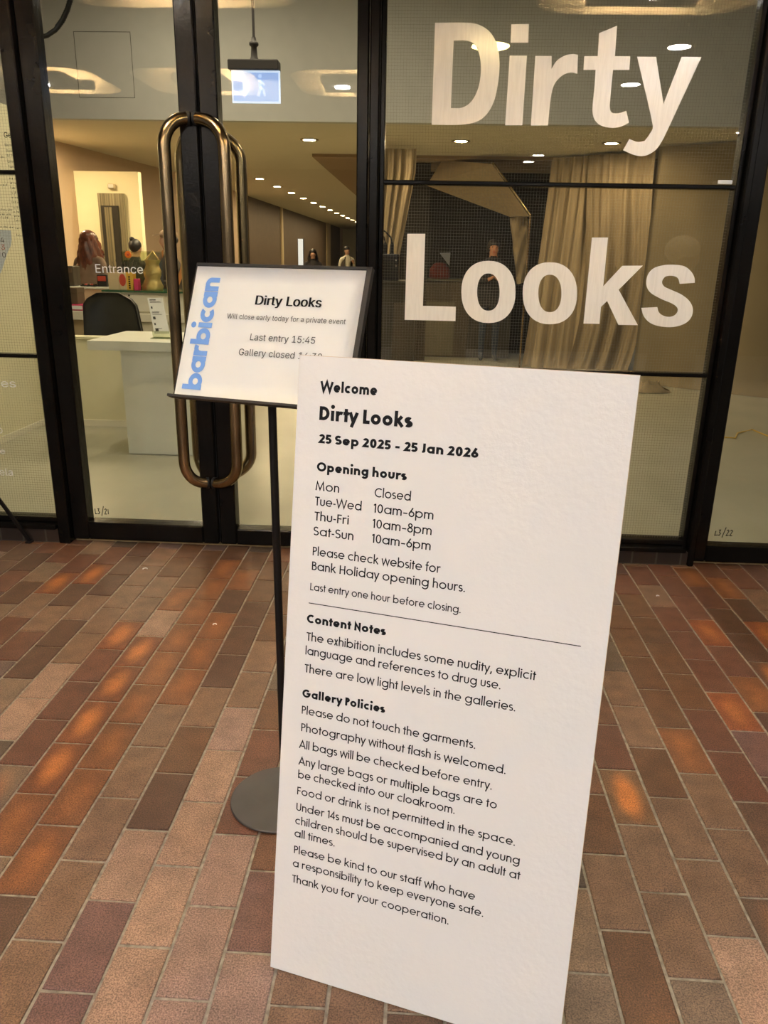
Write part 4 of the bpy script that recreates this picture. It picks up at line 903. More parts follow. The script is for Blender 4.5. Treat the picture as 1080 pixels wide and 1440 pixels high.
# ------------------------------------------------------------------ the white notice board
Wb, Hb = .628, 1.333
yb_, lean = math.radians(-14.9), math.radians(9.04)
bh = Vector((math.cos(yb_), math.sin(yb_), 0)); bn0 = Vector((bh.y, -bh.x, 0))
bu = Vector((0, 0, 1)) * math.cos(lean) - bn0 * math.sin(lean); bn = bh.cross(bu)
BLc = Vector((-.292, 1.293, .002))
nb_ = thing('notice_board', 'tall white notice board standing on the brick paving, headed Welcome Dirty Looks', 'notice board', tuple(BLc))
o = BLc - bn * .0015
MB().fbox(o - bn * .0105, bh * Wb, bn * .0105, bu * Hb).build('plywood_back', M['ply'], nb_)['label'] = 'bare plywood edge'
face = MB(); face.fbox(o + bh * .0008 + bu * .0008, bh * (Wb - .0016), bn * .0015, bu * (Hb - .0016)); face.build('panel', M['board'], nb_)
ft = BLc + bh * (Wb * .5) + bu * (Hb * .82) - bn * .012
foot = Vector((ft.x, ft.y, .012)) - bn0 * .22
foot.z = .012
sd = (ft - foot)
MB().fbox(foot - bh * .09 - bn0 * .009, bh * .18, -bn0 * .012, sd * .985).build('rear_strut', M['ply'], nb_)
bo = BLc
def L(t, x, y, x2, cap, w): return (t, x, y, x2 - x, cap, w)
BODY = .0176
for hd_ in [L('Welcome', .0468, 1.266, .1622, .0196, .195), L('Dirty Looks', .0483, 1.2115, .2357, .0265, .195), L('25 Sep 2025 – 25 Jan 2026', .0477, 1.167, .3639, .0176, .195), L('Opening hours', .0488, 1.1122, .2319, .0176, .20), L('Content Notes', .0445, .803, .2126, .0172, .20), L('Gallery Policies', .0432, .643, .2222, .0172, .20)]:
    geo('heading_text', [hd_[:5] + (.245,)], bo, bh, bu, M['black_vinyl'], nb_)
R_ = [('Mon', .0482, 1.074, .0978), ('Closed', .1704, 1.074, .2426), ('Tue-Wed', .0487, 1.044, .1457), ('10am–6pm', .1697, 1.0435, .2891), ('Thu-Fri', .0491, 1.0139, .1215), ('10am–8pm', .1698, 1.0136, .2881), ('Sat-Sun', .0488, .984, .133), ('10am–6pm', .1705, .9843, .2885)]
geo('opening_days_text', [L(a, b, c, d, BODY, .128) for a, b, c, d in R_[0::2]], bo, bh, bu, M['black_vinyl'], nb_)
geo('opening_times_text', [L(a, b, c, d, BODY, .128) for a, b, c, d in R_[1::2]], bo, bh, bu, M['black_vinyl'], nb_)
R_ = [('Please check website for', .0494, .943, .3112, BODY), ('Bank Holiday opening hours.', .0494, .913, .3611, BODY), ('Last entry one hour before closing.', .0481, .871, .3563, .0150),
 ('The exhibition includes some nudity, explicit', .0456, .765, .5079, BODY), ('language and references to drug use.', .0451, .735, .4448, BODY), ('There are low light levels in the galleries.', .0452, .697, .4764, BODY),
 ('Please do not touch the garments.', .0438, .6064, .4077, BODY), ('Photography without flash is welcomed.', .0446, .568, .4702, BODY), ('All bags will be checked before entry.', .0416, .530, .4469, BODY), ('Any large bags or multiple bags are to', .0423, .493, .4598, BODY), ('be checked into our cloakroom.', .0432, .4626, .3791, BODY), ('Food or drink is not permitted in the space.', .043, .4253, .5018, BODY), ('Under 14s must be accompanied and young', .0431, .3886, .514, BODY), ('children should be supervised by an adult at', .0421, .3573, .5184, BODY), ('all times.', .0419, .3277, .1336, BODY), ('Please be kind to our staff who have', .0427, .2894, .4349, BODY), ('a responsibility to keep everyone safe.', .0417, .2576, .4547, BODY), ('Thank you for your cooperation.', .0418, .2205, .3869, BODY)]
geo('body_text', [L(a, b, c, d, e, .128) for a, b, c, d, e in R_], bo, bh, bu, M['black_vinyl'], nb_)
MB().fbox(bo + bh * .0466 + bu * .8432 + bn * .0001, bh * .535, bn * .0003, bu * .0016).build('rule_line', M['black_vinyl'], nb_)

# ------------------------------------------------------------------ the sign stand
Ws, Hs = .448, .325
ya_, ln = math.radians(-16.55), math.radians(24.2)
sh = Vector((math.cos(ya_), math.sin(ya_), 0)); sn0 = Vector((sh.y, -sh.x, 0))
su = Vector((0, 0, 1)) * math.cos(ln) - sn0 * math.sin(ln); sn = sh.cross(su)
so = Vector((-.589, 1.8, 1.178))
px_, py_ = -.357, 1.845
st = thing('sign_stand', 'black pole stand on a round steel base holding a small white paper sign', 'sign stand', (px_, py_, 0))
MB().lathe((px_ - .012, py_, .0015), [(.139, 0), (.142, .002), (.142, .006), (.140, .008)], 72, sm=False).build('base', M['base_steel'], st)
ptop = so + sh * .228 + su * .15 - sn * .012
MB().tube([(px_, py_, .009), (px_ - .002, py_, .6), (px_ - .006, py_ - .002, ptop.z - .02)], .0105, 16).build('pole', M['black_matt'], st)
MB().fbox(Vector((px_ - .03, py_ - .012, ptop.z - .03)), (.06, 0, 0), (0, .012, 0), (0, 0, .05)).build('bracket', M['black_matt'], st)
MB().fbox(so - sn * .014 - sh * .004, sh * (Ws + .006), sn * .011, su * (Hs + .003)).build('sign_back', M['black_matt'], st)
MB().fbox(so - sn * .004 - sh * .006 - su * .006, sh * (Ws + .010), sn * .022, su * .006).build('ledge', M['black_matt'], st)
mb = MB(); mb.fbox(so - sn * .003 + sh * (Ws - .010), sh * .012, sn * .006, su * (Hs + .003)); mb.fbox(so - sn * .003 + su * (Hs - .004), sh * Ws, sn * .006, su * .007); mb.build('rim', M['black_matt'], st)
pp = MB().grid([[so + sh * (.002 + (Ws - .013) * j / 12) + su * (.003 + (Hs - .008) * i / 8) + sn * (.0006 + .0005 * math.sin(j * .7 + i * .5) ** 2) for j in range(13)] for i in range(9)], th=-sn * .0006).build('paper', M['paper'], st)
K = Ws / .435
def sp(x, y): return so + sh * (x * K) + su * (y * K) + sn * .0026
for txt, x, y, x2, cap, m_, bd in [('Dirty Looks', .1707, .2236, .3321, .0215, 'black_vinyl', .05), ('Will close early today for a private event', .1041, .1882, .3963, .0120, 'grey_ink', 0), ('Last entry 15:45', .1725, .1407, .3321, .0152, 'grey_ink', .006), ('Gallery closed 16:30', .1504, .1046, .3546, .0152, 'grey_ink', .006)]:
    grot('sign_text', txt, sp(x, y), sh, su, (x2 - x) * K, cap * K, M[m_], st, bd)
XH, ASC, TIGHT = .80, 1.12, .0
geo('logo_text', [('barbican', 0, 0, .2665 * K, .0445 * K, .245)], sp(.0690, .0172) - sn * .0010, su, -sh, M['blue_ink'], st, .0004)
XH, ASC, TIGHT = .735, 1.10, .050

# ------------------------------------------------------------------ things at the front
a, b = at(42, 757, 3.80), at(-14, 684, 3.72); a.z = .012
t = thing('display_stand', 'thin black stand leg slanting down to the paving at the lower left edge', 'stand', tuple(a))
d_ = (b - a)
MB().fbox(a - Vector((.011, .004, .008)), (.020, 0, 0), (0, .012, 0), d_ * 1.6).build('leg', M['black_matt'], t)
MB().fbox(a - Vector((.018, .02, .011)), (.03, 0, 0), (0, .04, 0), (0, 0, .010)).build('foot', M['black_matt'], t)
# corrugated hose at the head of the left door
pts = [at(57, 52, 3.97), at(66, 50, 3.985), at(78, 42, 4.0), at(88, 28, 4.02), at(95, 13, 4.04), at(100, -4, 4.06), at(104, -24, 4.08)]
fine = []
for i in range(len(pts) - 1):
    for k in range(10): fine.append(pts[i].lerp(pts[i + 1], k / 10))
hz = MB().tube(fine, [.0105 + (.0028 if (i % 2 and i > 22) else 0) for i in range(len(fine))], 12).build('cable_hose', M['black_matt'], d1)
# suspended lit sign inside the doors
e = thing('hanging_sign', 'dark hanging box sign with a lit blue panel, seen through the right glass door', 'sign', tuple(at(358, 84, 5.6)))
q0, q1, q2 = at(321.5, 84.5, 5.6), at(394, 82, 5.6), at(394, 143, 5.6)
zt, zm, zb = q0.z, at(324, 99.5, 5.6).z, q2.z - .012
MB().bev(q0.x, q1.x - .008, 5.56, 5.66, zm, zt, .006).build('housing', M['sign_house'], e)
MB().box(q0.x + .018, q1.x - .002, 5.585, 5.60, zb, zm).build('lit_panel', M['sign_pale'], e)
fc = MB().box(q0.x + .027, q1.x - .011, 5.583, 5.586, zb + .010, zm - .012).build('panel_face', M['sign_face'], e)
xa, zc = q0.x + .10, (zb + zm) / 2
mb = MB()
for st_ in [[(xa, zc + .075), (xa, zc - .03)]]:
    vs, fs = stroke_strip(st_, .008); mb.add([(v.x, 5.5825, v.y) for v in vs], fs)
mb.add([(xa - .036, 5.5825, zc - .02), (xa + .036, 5.5825, zc - .02), (xa, 5.5825, zc - .068)], [(0, 1, 2)])
for st_, hw in [([(xa + .10, zc + .04), (xa + .105, zc - .01), (xa + .09, zc - .055)], .010), ([(xa + .106, zc), (xa + .128, zc - .02), (xa + .135, zc - .055)], .007), ([(xa + .105, zc + .035), (xa + .135, zc + .01)], .006)]:
    vs, fs = stroke_strip(st_, hw); mb.add([(v.x, 5.5825, v.y) for v in vs], fs)
mb.add([(xa + .105 + .012 * math.cos(k * .7), 5.5825, zc + .062 + .012 * math.sin(k * .7)) for k in range(9)], [tuple(range(9))])
mb.build('pictogram', emit('lit_pictogram', (.40, .60, 1.0), 1.12), e)
pt = at(357, 62, 5.6)
MB().lathe((pt.x, 5.6, q0.z), [(.030, 0), (.022, .02), (.018, .075), (.03, .085), (.03, .1), (.018, .106), (.014, .13)], 18).build('coupling', M['sign_house'], e)
MB().tube([(pt.x, 5.6, q0.z + .12), (pt.x, 5.6, 4.15)], .0085, 10).build('rod', M['sign_house'], e)
# white desk
t = thing('reception_desk', 'white slab-topped desk on a block leg behind the left glass door', 'desk', (-2.0, 5.75, 0))
MB().fbox((-2.50, 5.72, .80), (.98, 0, 0), (0, .80, 0), (0, 0, .068)).build('desk_top', M['white_lam'], t)
MB().box(-2.275, -1.56, 5.775, 6.45, .0, .80).build('desk_leg', M['white_lam'], t)
# leaflet holder on the desk
lo = at(217, 473, 6.0); lz = .868; s_ = 1
t = thing('leaflet_holder', 'clear holder with a tall white leaflet standing on the white desk', 'leaflet holder', (lo.x, 6.0, lz))
tl, tr_, bl, br = at(203, 414, 6.06), at(231, 412, 6.06), at(219, 468, 5.98), at(241, 466, 5.98)
ex_ = Vector((.118, .0, .004)); bz = Vector((lo.x + .008, 5.985, lz + .035)); up_ = Vector((-.062, .075, .262))
MB().fbox(bz, ex_, (0, .003, 0), up_).build('leaflet', M['paper'], t)
MB().fbox((lo.x - .012, 5.94, lz + .001), (.15, 0, 0), (0, .10, 0), (0, 0, .006)).build('holder_base', M['acrylic'], t)
MB().fbox((lo.x + .0, 5.968, lz + .007), (.135, 0, 0), (0, .003, 0), (-.008, .01, .05)).build('holder_front', M['acrylic'], t)
for r_, wd, hh in [(.93, .05, .007), (.885, .08, .003), (.87, .09, .003), (.70, .012, .018), (.60, .06, .004), (.575, .055, .004), (.53, .075, .003), (.40, .02, .022), (.24, .012, .018), (.14, .055, .004), (.07, .025, .02)]:
    lm = MB().fbox(bz + up_ * r_ + ex_ * .12 - Vector((0, .0008, 0)), ex_ * (wd / .12), (0, .0005, 0), up_.normalized() * hh)
    lm.build('leaflet_heading' if r_ == .93 else 'leaflet_symbol' if hh > .015 else 'leaflet_text', M['black_vinyl' if r_ == .93 else 'grey_ink'], t)
# black chair behind the partition
t = thing('office_chair', 'black leather chair back rising behind the low cream partition', 'chair', (-2.92, 7.3, 0))
cx0 = -2.93
rows = []
for i in range(11):
    z = .60 + .53 * i / 10; f_ = i / 10
    hw = .31 - .055 * f_ if f_ < .75 else (.31 - .055 * f_) * (1 - ((f_ - .75) / .25) ** 2.4 * .55)
    sh_ = -.035 * f_
    rows.append([(cx0 + sh_ + hw * math.sin(a_), 7.28 + .10 * (1 - math.cos(a_)) * -1 + .10 + .03 * f_, z) for a_ in [(-1.25 + 2.5 * j / 12) for j in range(13)]])
MB().grid(rows, th=(0, .06, 0)).build('backrest', M['chair'], t)
MB().bev(cx0 - .26, cx0 + .26, 7.36, 7.84, .44, .54, .03).build('seat', M['chair'], t)
MB().tube([(cx0, 7.6, .1), (cx0, 7.6, .44)], .03, 14).build('gas_column', M['chrome'], t)
mb = MB()
for k in range(5):
    a_ = k * 2 * math.pi / 5; mb.tube([(cx0, 7.6, .11), (cx0 + .27 * math.cos(a_), 7.6 + .27 * math.sin(a_), .06)], [.03, .018], 10); mb.sphere((cx0 + .27 * math.cos(a_), 7.6 + .27 * math.sin(a_), .03), .03, .03, .03, 10, 8)
mb.build('star_base', M['chrome'], t)
# shop counters
ca = at(100, 402, 8.7)
t = thing('shop_counter', 'pale salmon shop counter below the red-haired person', 'counter', (-3.95, 8.9, 0))
MB().box(-4.9, -3.46, 8.72, 9.02, 0, 1.10).build('counter_body', M['salmon'], t)
MB().bev(-4.92, -3.45, 8.70, 9.05, 1.10, 1.125, .005).build('counter_top', M['white_lam'], t)
t = thing('display_cabinet', 'cream shop cabinet with a green-edged glass top behind the desk', 'cabinet', (-2.8, 8.3, 0))
MB().box(-3.36, -2.0, 8.23, 8.75, .08, 1.098).build('cabinet_body', M['white_gloss'], t)
MB().box(-3.34, -2.0, 8.30, 8.70, 0, .08).build('plinth', M['dark_wood'], t)
p, q = at(157, 409, 8.23), at(176, 430, 8.21)
dz = [(at(177, 437, 8.2).x, at(258, 437, 8.2).x)]
MB().bev(q.x + .004, -2.72, 8.215, 8.23, .905, 1.075, .004).build('cabinet_door', M['white_gloss'], t)
MB().bev(-3.355, q.x - .004, 8.215, 8.23, .905, 1.075, .004).build('cabinet_door', M['white_gloss'], t)
MB().bev(-3.36, -2.0, 8.20, 8.23, .80, .885, .004).build('drawer_front', M['white_gloss'], t)
lk = at(181, 415.5, 8.2); MB().tube([(lk.x, 8.205, lk.z), (lk.x, 8.216, lk.z)], .010, 12).build('lock', M['dark_door'], t)
MB().box(-3.37, -1.98, 8.19, 8.78, 1.10, 1.117).build('glass_top', M['glass_edge'], t)
ZT = 1.1175
def gb(u0, u1, v0, y, dep): return at(u0, v0, y), at(u1, v0, y)
def box_thing(name, label, cat, u0, u1, v0, y, dep, m_, z0=ZT, parts=()):
    a, b = at(u0, v0, y), at(u1, v0, y)
    t = thing(name, label, cat, ((a.x + b.x) / 2, y, z0))
    MB().bev(a.x, b.x, y, y + dep, z0 + .0005, a.z, .003).build('box_body', M[m_], t); return t, a, b
box_thing('carton', 'plain pale carton at the left end of the glass-topped cabinet', 'box', 151, 165.8, 383, 8.25, .12, 'tan_card')
t, a, b = box_thing('gift_box', 'pale box with a red oval standing on the glass-topped cabinet', 'box', 166.8, 176, 383, 8.27, .12, 'tan_card')
MB().add([((a.x + b.x) / 2 + .035 * math.cos(k * math.pi / 10), 8.2695, (ZT + a.z) / 2 + .012 + .062 * math.sin(k * math.pi / 10)) for k in range(20)], [tuple(range(20))]).build('red_oval', M['red'], t)
t, a, b = box_thing('book', 'yellow book with dark lettering beside the red oval box', 'book', 176.4, 186, 383, 8.29, .10, 'yellow')
geo('spine_text', [('LOOKS', 0, 0, .11, .03, .2)], (a.x + .028, 8.2893, ZT + .02), (0, 0, 1), (-1, 0, 0), M['black_vinyl'], t) if False else None
mb = MB()
for k in range(6): mb.box(a.x + .024, a.x + .044, 8.2895, 8.29, ZT + .015 + k * .022, ZT + .03 + k * .022)
mb.build('spine_marks', M['black_vinyl'], t)
box_thing('small_box', 'small magenta box in front of the gold bag', 'box', 187.5, 193.5, 392, 8.27, .08, 'pink')
# reed diffuser
a = at(176, 384, 8.42); t = thing('reed_diffuser', 'bundle of thin dark reeds standing behind the boxes on the cabinet', 'reed diffuser', (a.x, 8.435, ZT))
MB().lathe((a.x, 8.435, ZT + .0005), [(.032, 0), (.036, .01), (.036, .10), (.02, .12), (.02, .15)], 18).build('bottle', M['acrylic'], t)
for k in range(9): MB().tube([(a.x, 8.435, ZT + .02), (a.x - .13 + k * .032, 8.435 + .02 * (k % 3 - 1), ZT + .28 + .02 * (k % 2))], .0028, 6).build('reed', M['dark_wood'], t)
# clear display case with gold bag and orange flower
a, b = at(170, 354, 8.5), at(219, 354, 8.5)
t = thing('display_case', 'clear acrylic display case on the glass-topped cabinet', 'display case', ((a.x + b.x) / 2, 8.6, ZT))
mb = MB(); z1 = a.z
for x0, x1, y0, y1, za, zb_ in ((a.x, b.x, 8.5, 8.506, ZT, z1), (a.x, b.x, 8.69, 8.696, ZT, z1), (a.x, a.x + .006, 8.506, 8.69, ZT, z1), (b.x - .006, b.x, 8.506, 8.69, ZT, z1), (a.x + .02, b.x - .02, 8.51, 8.68, z1 - .10, z1 - .085)): mb.box(x0, x1, y0, y1, za + .001, zb_)
mb.build('case_walls', M['acrylic'], t)
MB().bev(a.x - .004, b.x + .004, 8.495, 8.70, z1, z1 + .012, .003).build('case_lid', M['acrylic'], t)
a, b = at(196, 404, 8.3), at(222, 366, 8.3)
t = thing('gold_bag', 'crumpled gold bag standing on the glass-topped cabinet', 'bag', ((a.x + b.x) / 2, 8.38, ZT))
rows = []
cxg = (a.x + b.x) / 2
for i in range(9):
    f_ = i / 8; z = ZT + .001 + (b.z - ZT) * f_; r_ = .105 - .035 * f_ + .012 * math.sin(i * 1.7)
    rows.append([(cxg + .02 * f_ + r_ * math.cos(k * math.pi / 10) * (1 + .10 * math.sin(k * 1.9 + i)), 8.39 + r_ * .6 * math.sin(k * math.pi / 10) * (1 + .10 * math.cos(k * 2.3 - i)), z) for k in range(21)])
MB().grid(rows).add([rows[0][k] for k in range(20)], [tuple(range(20))]).add([rows[8][k] for k in range(20)], [tuple(range(20))]).build('bag_body', M['gold'], t)
MB().tube([Vector(rows[8][2]), Vector((cxg + .03, 8.39, b.z + .09)), Vector(rows[8][9])], .008, 8).build('handle', M['gold'], t)
a = at(180, 358, 8.48); t = thing('felt_flower', 'orange flower decoration on the clear display case', 'flower', tuple(a))
mb = MB()
for k in range(9): a_ = k * 2 * math.pi / 9; mb.sphere((a.x + .024 * math.cos(a_), 8.482, a.z + .024 * math.sin(a_)), .014, .008, .014, 10, 6)
mb.build('petals', M['orange'], t); MB().sphere((a.x, 8.476, a.z), .013, .010, .013, 12, 8).build('flower_centre', M['red'], t)
# low shop shelf left of the chair
t = thing('shop_shelf', 'white shelf unit at the left of the black chair', 'shelf', (-3.75, 8.0, 0))
z_ = at(100, 437, 7.9).z
MB().bev(-4.4, -3.05, 7.9, 8.15, z_ - .09, z_, .004).build('shelf_top', M['white_gloss'], t); MB().box(-4.38, -3.08, 7.95, 8.14, 0, z_ - .09).build('shelf_body', M['strip'], t)
a, b = at(96, 428, 7.92), at(117, 436, 7.92)
t = thing('folder', 'magenta folder lying on the white shelf left of the black chair', 'folder', ((a.x + b.x) / 2, 8.0, z_ + .001)); MB().bev(a.x - .1, b.x, 7.93, 8.14, z_ + .001, a.z, .006).build('cover', M['pink'], t); MB().box(a.x - .09, b.x - .01, 7.926, 7.93, z_ + .012, a.z - .012).build('pages', M['paper'], t)
a, b = at(92, 405, 7.95), at(109, 426, 7.95)
t = thing('carton', 'dark brown carton on the folder left of the black chair', 'box', ((a.x + b.x) / 2, 8.05, at(92, 428, 7.92).z))
MB().bev(a.x, b.x, 7.96, 8.14, at(92, 428, 7.92).z + .001, a.z, .004).build('box_body', M['brown'], t); MB().bev(a.x - .003, b.x + .003, 7.957, 8.143, a.z - .05, a.z + .003, .003).build('box_lid', M['brown'], t)
# things on the salmon counter
for u0, u1, v0, nm, lb, m_ in [(93, 101, 374, 'till', 'dark box at the left end of the salmon counter', 'dark_wood'), (135, 149, 386, 'card_terminal', 'dark till beside the red-haired person on the salmon counter', 'void')]:
    a, b = at(u0, v0, 8.75), at(u1, v0, 8.75); t = thing(nm, lb, 'till', ((a.x + b.x) / 2, 8.85, 1.126))
    MB().bev(a.x, b.x, 8.76, 8.95, 1.126, a.z, .006).build('case', M[m_], t); MB().bev(a.x + .01, b.x - .01, 8.752, 8.76, a.z - .07, a.z - .015, .003).build('screen', M['red'] if nm != 'till' else M['brown'], t)
mb = MB()
t = thing('key_tray', 'low dark tray on the salmon counter in front of the red-haired person', 'tray', (at(122, 398, 8.73).x, 8.78, 1.126))
MB().bev(at(113, 398, 8.73).x, at(134, 398, 8.73).x, 8.72, 8.82, 1.126, 1.14, .004).build('tray_body', M['void'], t)
for k in range(5): u = 116 + k * 4; p = at(u, 397, 8.74); MB().bev(p.x - .012, p.x + .012, 8.74, 8.79, 1.14, 1.155, .003).build('trinket', M['red' if k % 2 else 'brass'], t)
# lit totem, and small frame in the corridor
a, b = at(419, 336, 20), at(426, 336, 20)
t = thing('totem_screen', 'narrow lit pale blue screen standing in the corridor', 'screen', ((a.x + b.x) / 2, 20.05, 0))
MB().bev(a.x - .012, b.x + .012, 20.0, 20.10, 0, a.z + .015, .006).build('case', M['sign_house'], t); MB().box(a.x, b.x, 19.994, 20.0, .25, a.z).build('screen', M['screen'], t)
# pale sheet with figures, standing in for a bright reflection on the side window
P0 = [(-14, 322), (15, 324), (16, 338), (15, 346), (11, 354), (7, 366), (4, 376), (1, 384), (-14, 392)]
t = thing('reflection_sheet', 'pale blue sheet with figures standing for a bright reflection in the side window', 'sheet', tuple(at(0, 392, D + .012)))
MB().prism([at(u, v, D + .010) for u, v in P0], (0, .0012, 0)).build('sheet', M['sheet'], t)
for ch, u, v, m_ in [('4', 1, 341, 'grey_ink'), ('3', 2, 351, 'red'), ('0', 3.5, 362, 'grey_ink')]:
    grot('figure', ch, at(u, v, D + .0093), EX, EZ, .018, .024, M[m_], t, .01)

# ------------------------------------------------------------------ gallery end
vd = struct(MB().box(-.75, 1.95, 13.25, 13.35, -.003, 2.79).build('wall_dark', M['void']), 'black ribbed wall at the back of the gallery opening', 'wall')
struct(MB().box(-.34, .02, 12.0, 12.2, 0, 2.78).build('trim_8', M['void']), 'black pier left of the gallery opening', 'pier')
def drape(name, x0y0, x1y1, z0, z1, nf, amp, m, n=90, rows=14, flare=0., pin=None):
    """gathered cloth hanging between two plan points"""
    (xa, ya), (xb, yb) = x0y0, x1y1; P = []; r = random.Random(nf * 7 + int(xa * 10))
    ph = [r.uniform(0, 6.28) for _ in range(4)]
    d = Vector((xb - xa, yb - ya, 0)); nrm = Vector((d.y, -d.x, 0)).normalized()
    for i in range(rows + 1):
        f = i / rows; z = z0 + (z1 - z0) * f; row = []
        for j in range(n + 1):
            s = j / n; w = amp * (1.25 - .7 * f) * (math.sin(s * nf * 6.28 + ph[0] + .9 * math.sin(s * 9 + ph[1]) + .5 * (1 - f)) + .4 * math.sin(s * nf * 2.7 * 6.28 + ph[2] + f))
            sx, zz = s, z
            if pin: sx, zz = pin(s, f, z)
            p = Vector((xa, ya, 0)) + d * sx + nrm * (w + flare * (1 - f) ** 2); row.append((p.x, p.y, zz))
        P.append(row)
    return MB().grid(P, th=-nrm * .006)
t = thing('curtain', 'beige draped curtain hanging to the floor behind the letters o and k', 'curtain', (2.0, 11.2, 0))
drape('c', (1.52, 11.45), (2.72, 10.75), .02, 2.80, 7, .055, M['calico'], flare=.06, pin=lambda s, f, z: (s + (1 - s) * .10 * f + .10 * (1 - f) ** 2 * (s - .3), z)).build('cloth', M['calico'], t)
drape('c2', (2.05, 11.02), (2.78, 10.56), .03, 2.80, 3, .05, M['calico'], n=50, flare=.16, pin=lambda s, f, z: (s + .25 * (1 - f) * math.sin(f * 3.1), z)).build('overlay_cloth', M['calico_dark'], t)
a = atz(912, 551, 0)
t = thing('cloth_heap', 'small crumpled beige cloth on the floor at the foot of the tan hanging', 'cloth', (a.x, a.y, 0))
r = random.Random(3); rows = []
for i in range(7):
    f_ = i / 6; rows.append([(a.x + (.24 * (1 - .55 * f_) * (1 + .18 * math.sin(k * 1.3 + i))) * math.cos(k * math.pi / 8), a.y + .12 * (1 - .5 * f_) * math.sin(k * math.pi / 8), .002 + .11 * f_ * (1 + .3 * math.sin(k * 1.9))) for k in range(17)])
MB().grid(rows).add([rows[6][k] for k in range(16)], [tuple(range(16))]).add([rows[0][k] for k in range(16)], [tuple(range(16))]).build('cloth', M['calico'], t)
t = thing('hanging', 'plain tan cloth hanging covering the wall at the right', 'hanging', (3.5, 9.8, 0))
drape('h', (2.72, 10.24), (5.6, 8.35), -.0, 2.81, 2, .025, M['calico'], n=60).build('cloth', M['tan_cloth'], t)
t = thing('curtain', 'narrow beige curtain drawn back beside the post, left of the painted L', 'curtain', (-.6, 10.6, 0))
drape('l', (-.74, 10.5), (-.17, 10.5), .9, 2.78, 5, .03, M['calico'], n=60, pin=lambda s, f, z: (s * (.50 + .50 * min(1, f * 1.15)) , z)).build('cloth', M['calico'], t)
# canopy cloth over the opening, and its rods
A1, A2, A3, A4 = at(600, 261, 12.0), at(717, 305, 12.0), at(744, 304, 11.35), at(692, 231, 11.3)
A5 = at(622, 225, 11.9)
t = thing('cloth_canopy', 'tan cloth stretched over the dark opening below the slanted rod', 'canopy', tuple(A2))
MB().prism([A1, A2, A3, A4, A5], (0, .012, .004)).build('cloth', M['calico'], t)
a, b = at(716, 306, 12.05), at(741, 400, 11.9)
rows = []
for i in range(9):
    f_ = i / 8; l, rr = at(717 + 10 * f_, 306 + 94 * f_, 12.0), at(742, 304 + 92 * f_, 12.0)
    rows.append([tuple(l.lerp(rr, j / 8) + Vector((0, .05 * math.sin(i * 1.9 + j * 1.1), 0))) for j in range(9)])
MB().grid(rows, th=(0, .01, 0)).build('hanging_flap', M['calico'], t)
t = thing('brass_post', 'thin brass rod slanting down from the ceiling and dropping to the floor beside the curtain', 'post', tuple(at(735, 520, 11.25)))
r2 = at(746, 303, 11.25); MB().tube([at(693, 228, 11.25), r2], .014, 10).build('slanted_rod', M['brass'], t); MB().tube([r2, Vector((r2.x + .0, 11.25, .01))], .012, 10).build('upright', M['brass'], t)
# counter put in for a dark reflection, and things at the dark opening
c0, c1, c2 = at(600, 392, 12.55), at(722, 397, 12.55), at(600, 420, 12.55)
t = thing('reflection_counter', 'dark counter put in for a dark reflection behind the standing person', 'counter', (.4, 12.8, 0))
MB().box(-.30, c1.x, 12.55, 13.1, 0, c0.z - .03).build('counter_body', M['dark_wood'], t); MB().bev(-.32, c1.x + .02, 12.52, 13.12, c0.z - .03, c0.z, .005).build('counter_top', M['olive'], t)
p0, p1 = at(589, 424, 12.5), at(640, 424, 12.5); MB().box(p0.x, p1.x, 12.525, 12.55, .02, p0.z).build('front_panel', M['olive'], t)
a, b = at(604, 372, 12.7), at(633, 390, 12.7)
t = thing('red_bag', 'dark red bag on the dark counter behind the painted L', 'bag', ((a.x + b.x) / 2, 12.8, c0.z))
MB().lathe(((a.x + b.x) / 2, 12.8, c0.z + .001), [(.14, 0), (.17, .03), (.16, .14), (.10, .22), (.06, .24)], 24, sy=.6).build('bag_body', mat('dark_red_cloth', (.13, .02, .012), .8, noise=.3), t)
MB().tube([((a.x + b.x) / 2 - .07, 12.8, c0.z + .23), ((a.x + b.x) / 2, 12.8, c0.z + .32), ((a.x + b.x) / 2 + .07, 12.8, c0.z + .23)], .01, 8).build('handle', M['void'], t)
t = thing('price_ticket', 'pale cornered ticket on a thin wire foot beside the red bag', 'ticket', (at(632, 374, 12.6).x, 12.61, c0.z))
MB().tube([(at(632, 374, 12.6).x, 12.612, c0.z + .001), (at(632, 374, 12.6).x, 12.612, at(632, 360, 12.6).z)], .004, 6).build('wire_foot', M['black_matt'], t)
q = [at(618, 355.5, 12.6), at(633.5, 355, 12.6), at(632, 374, 12.6)]; MB().prism(q, (0, .02, 0)).build('ticket', mat('grey_paper', (.20, .20, .22), .7), t)
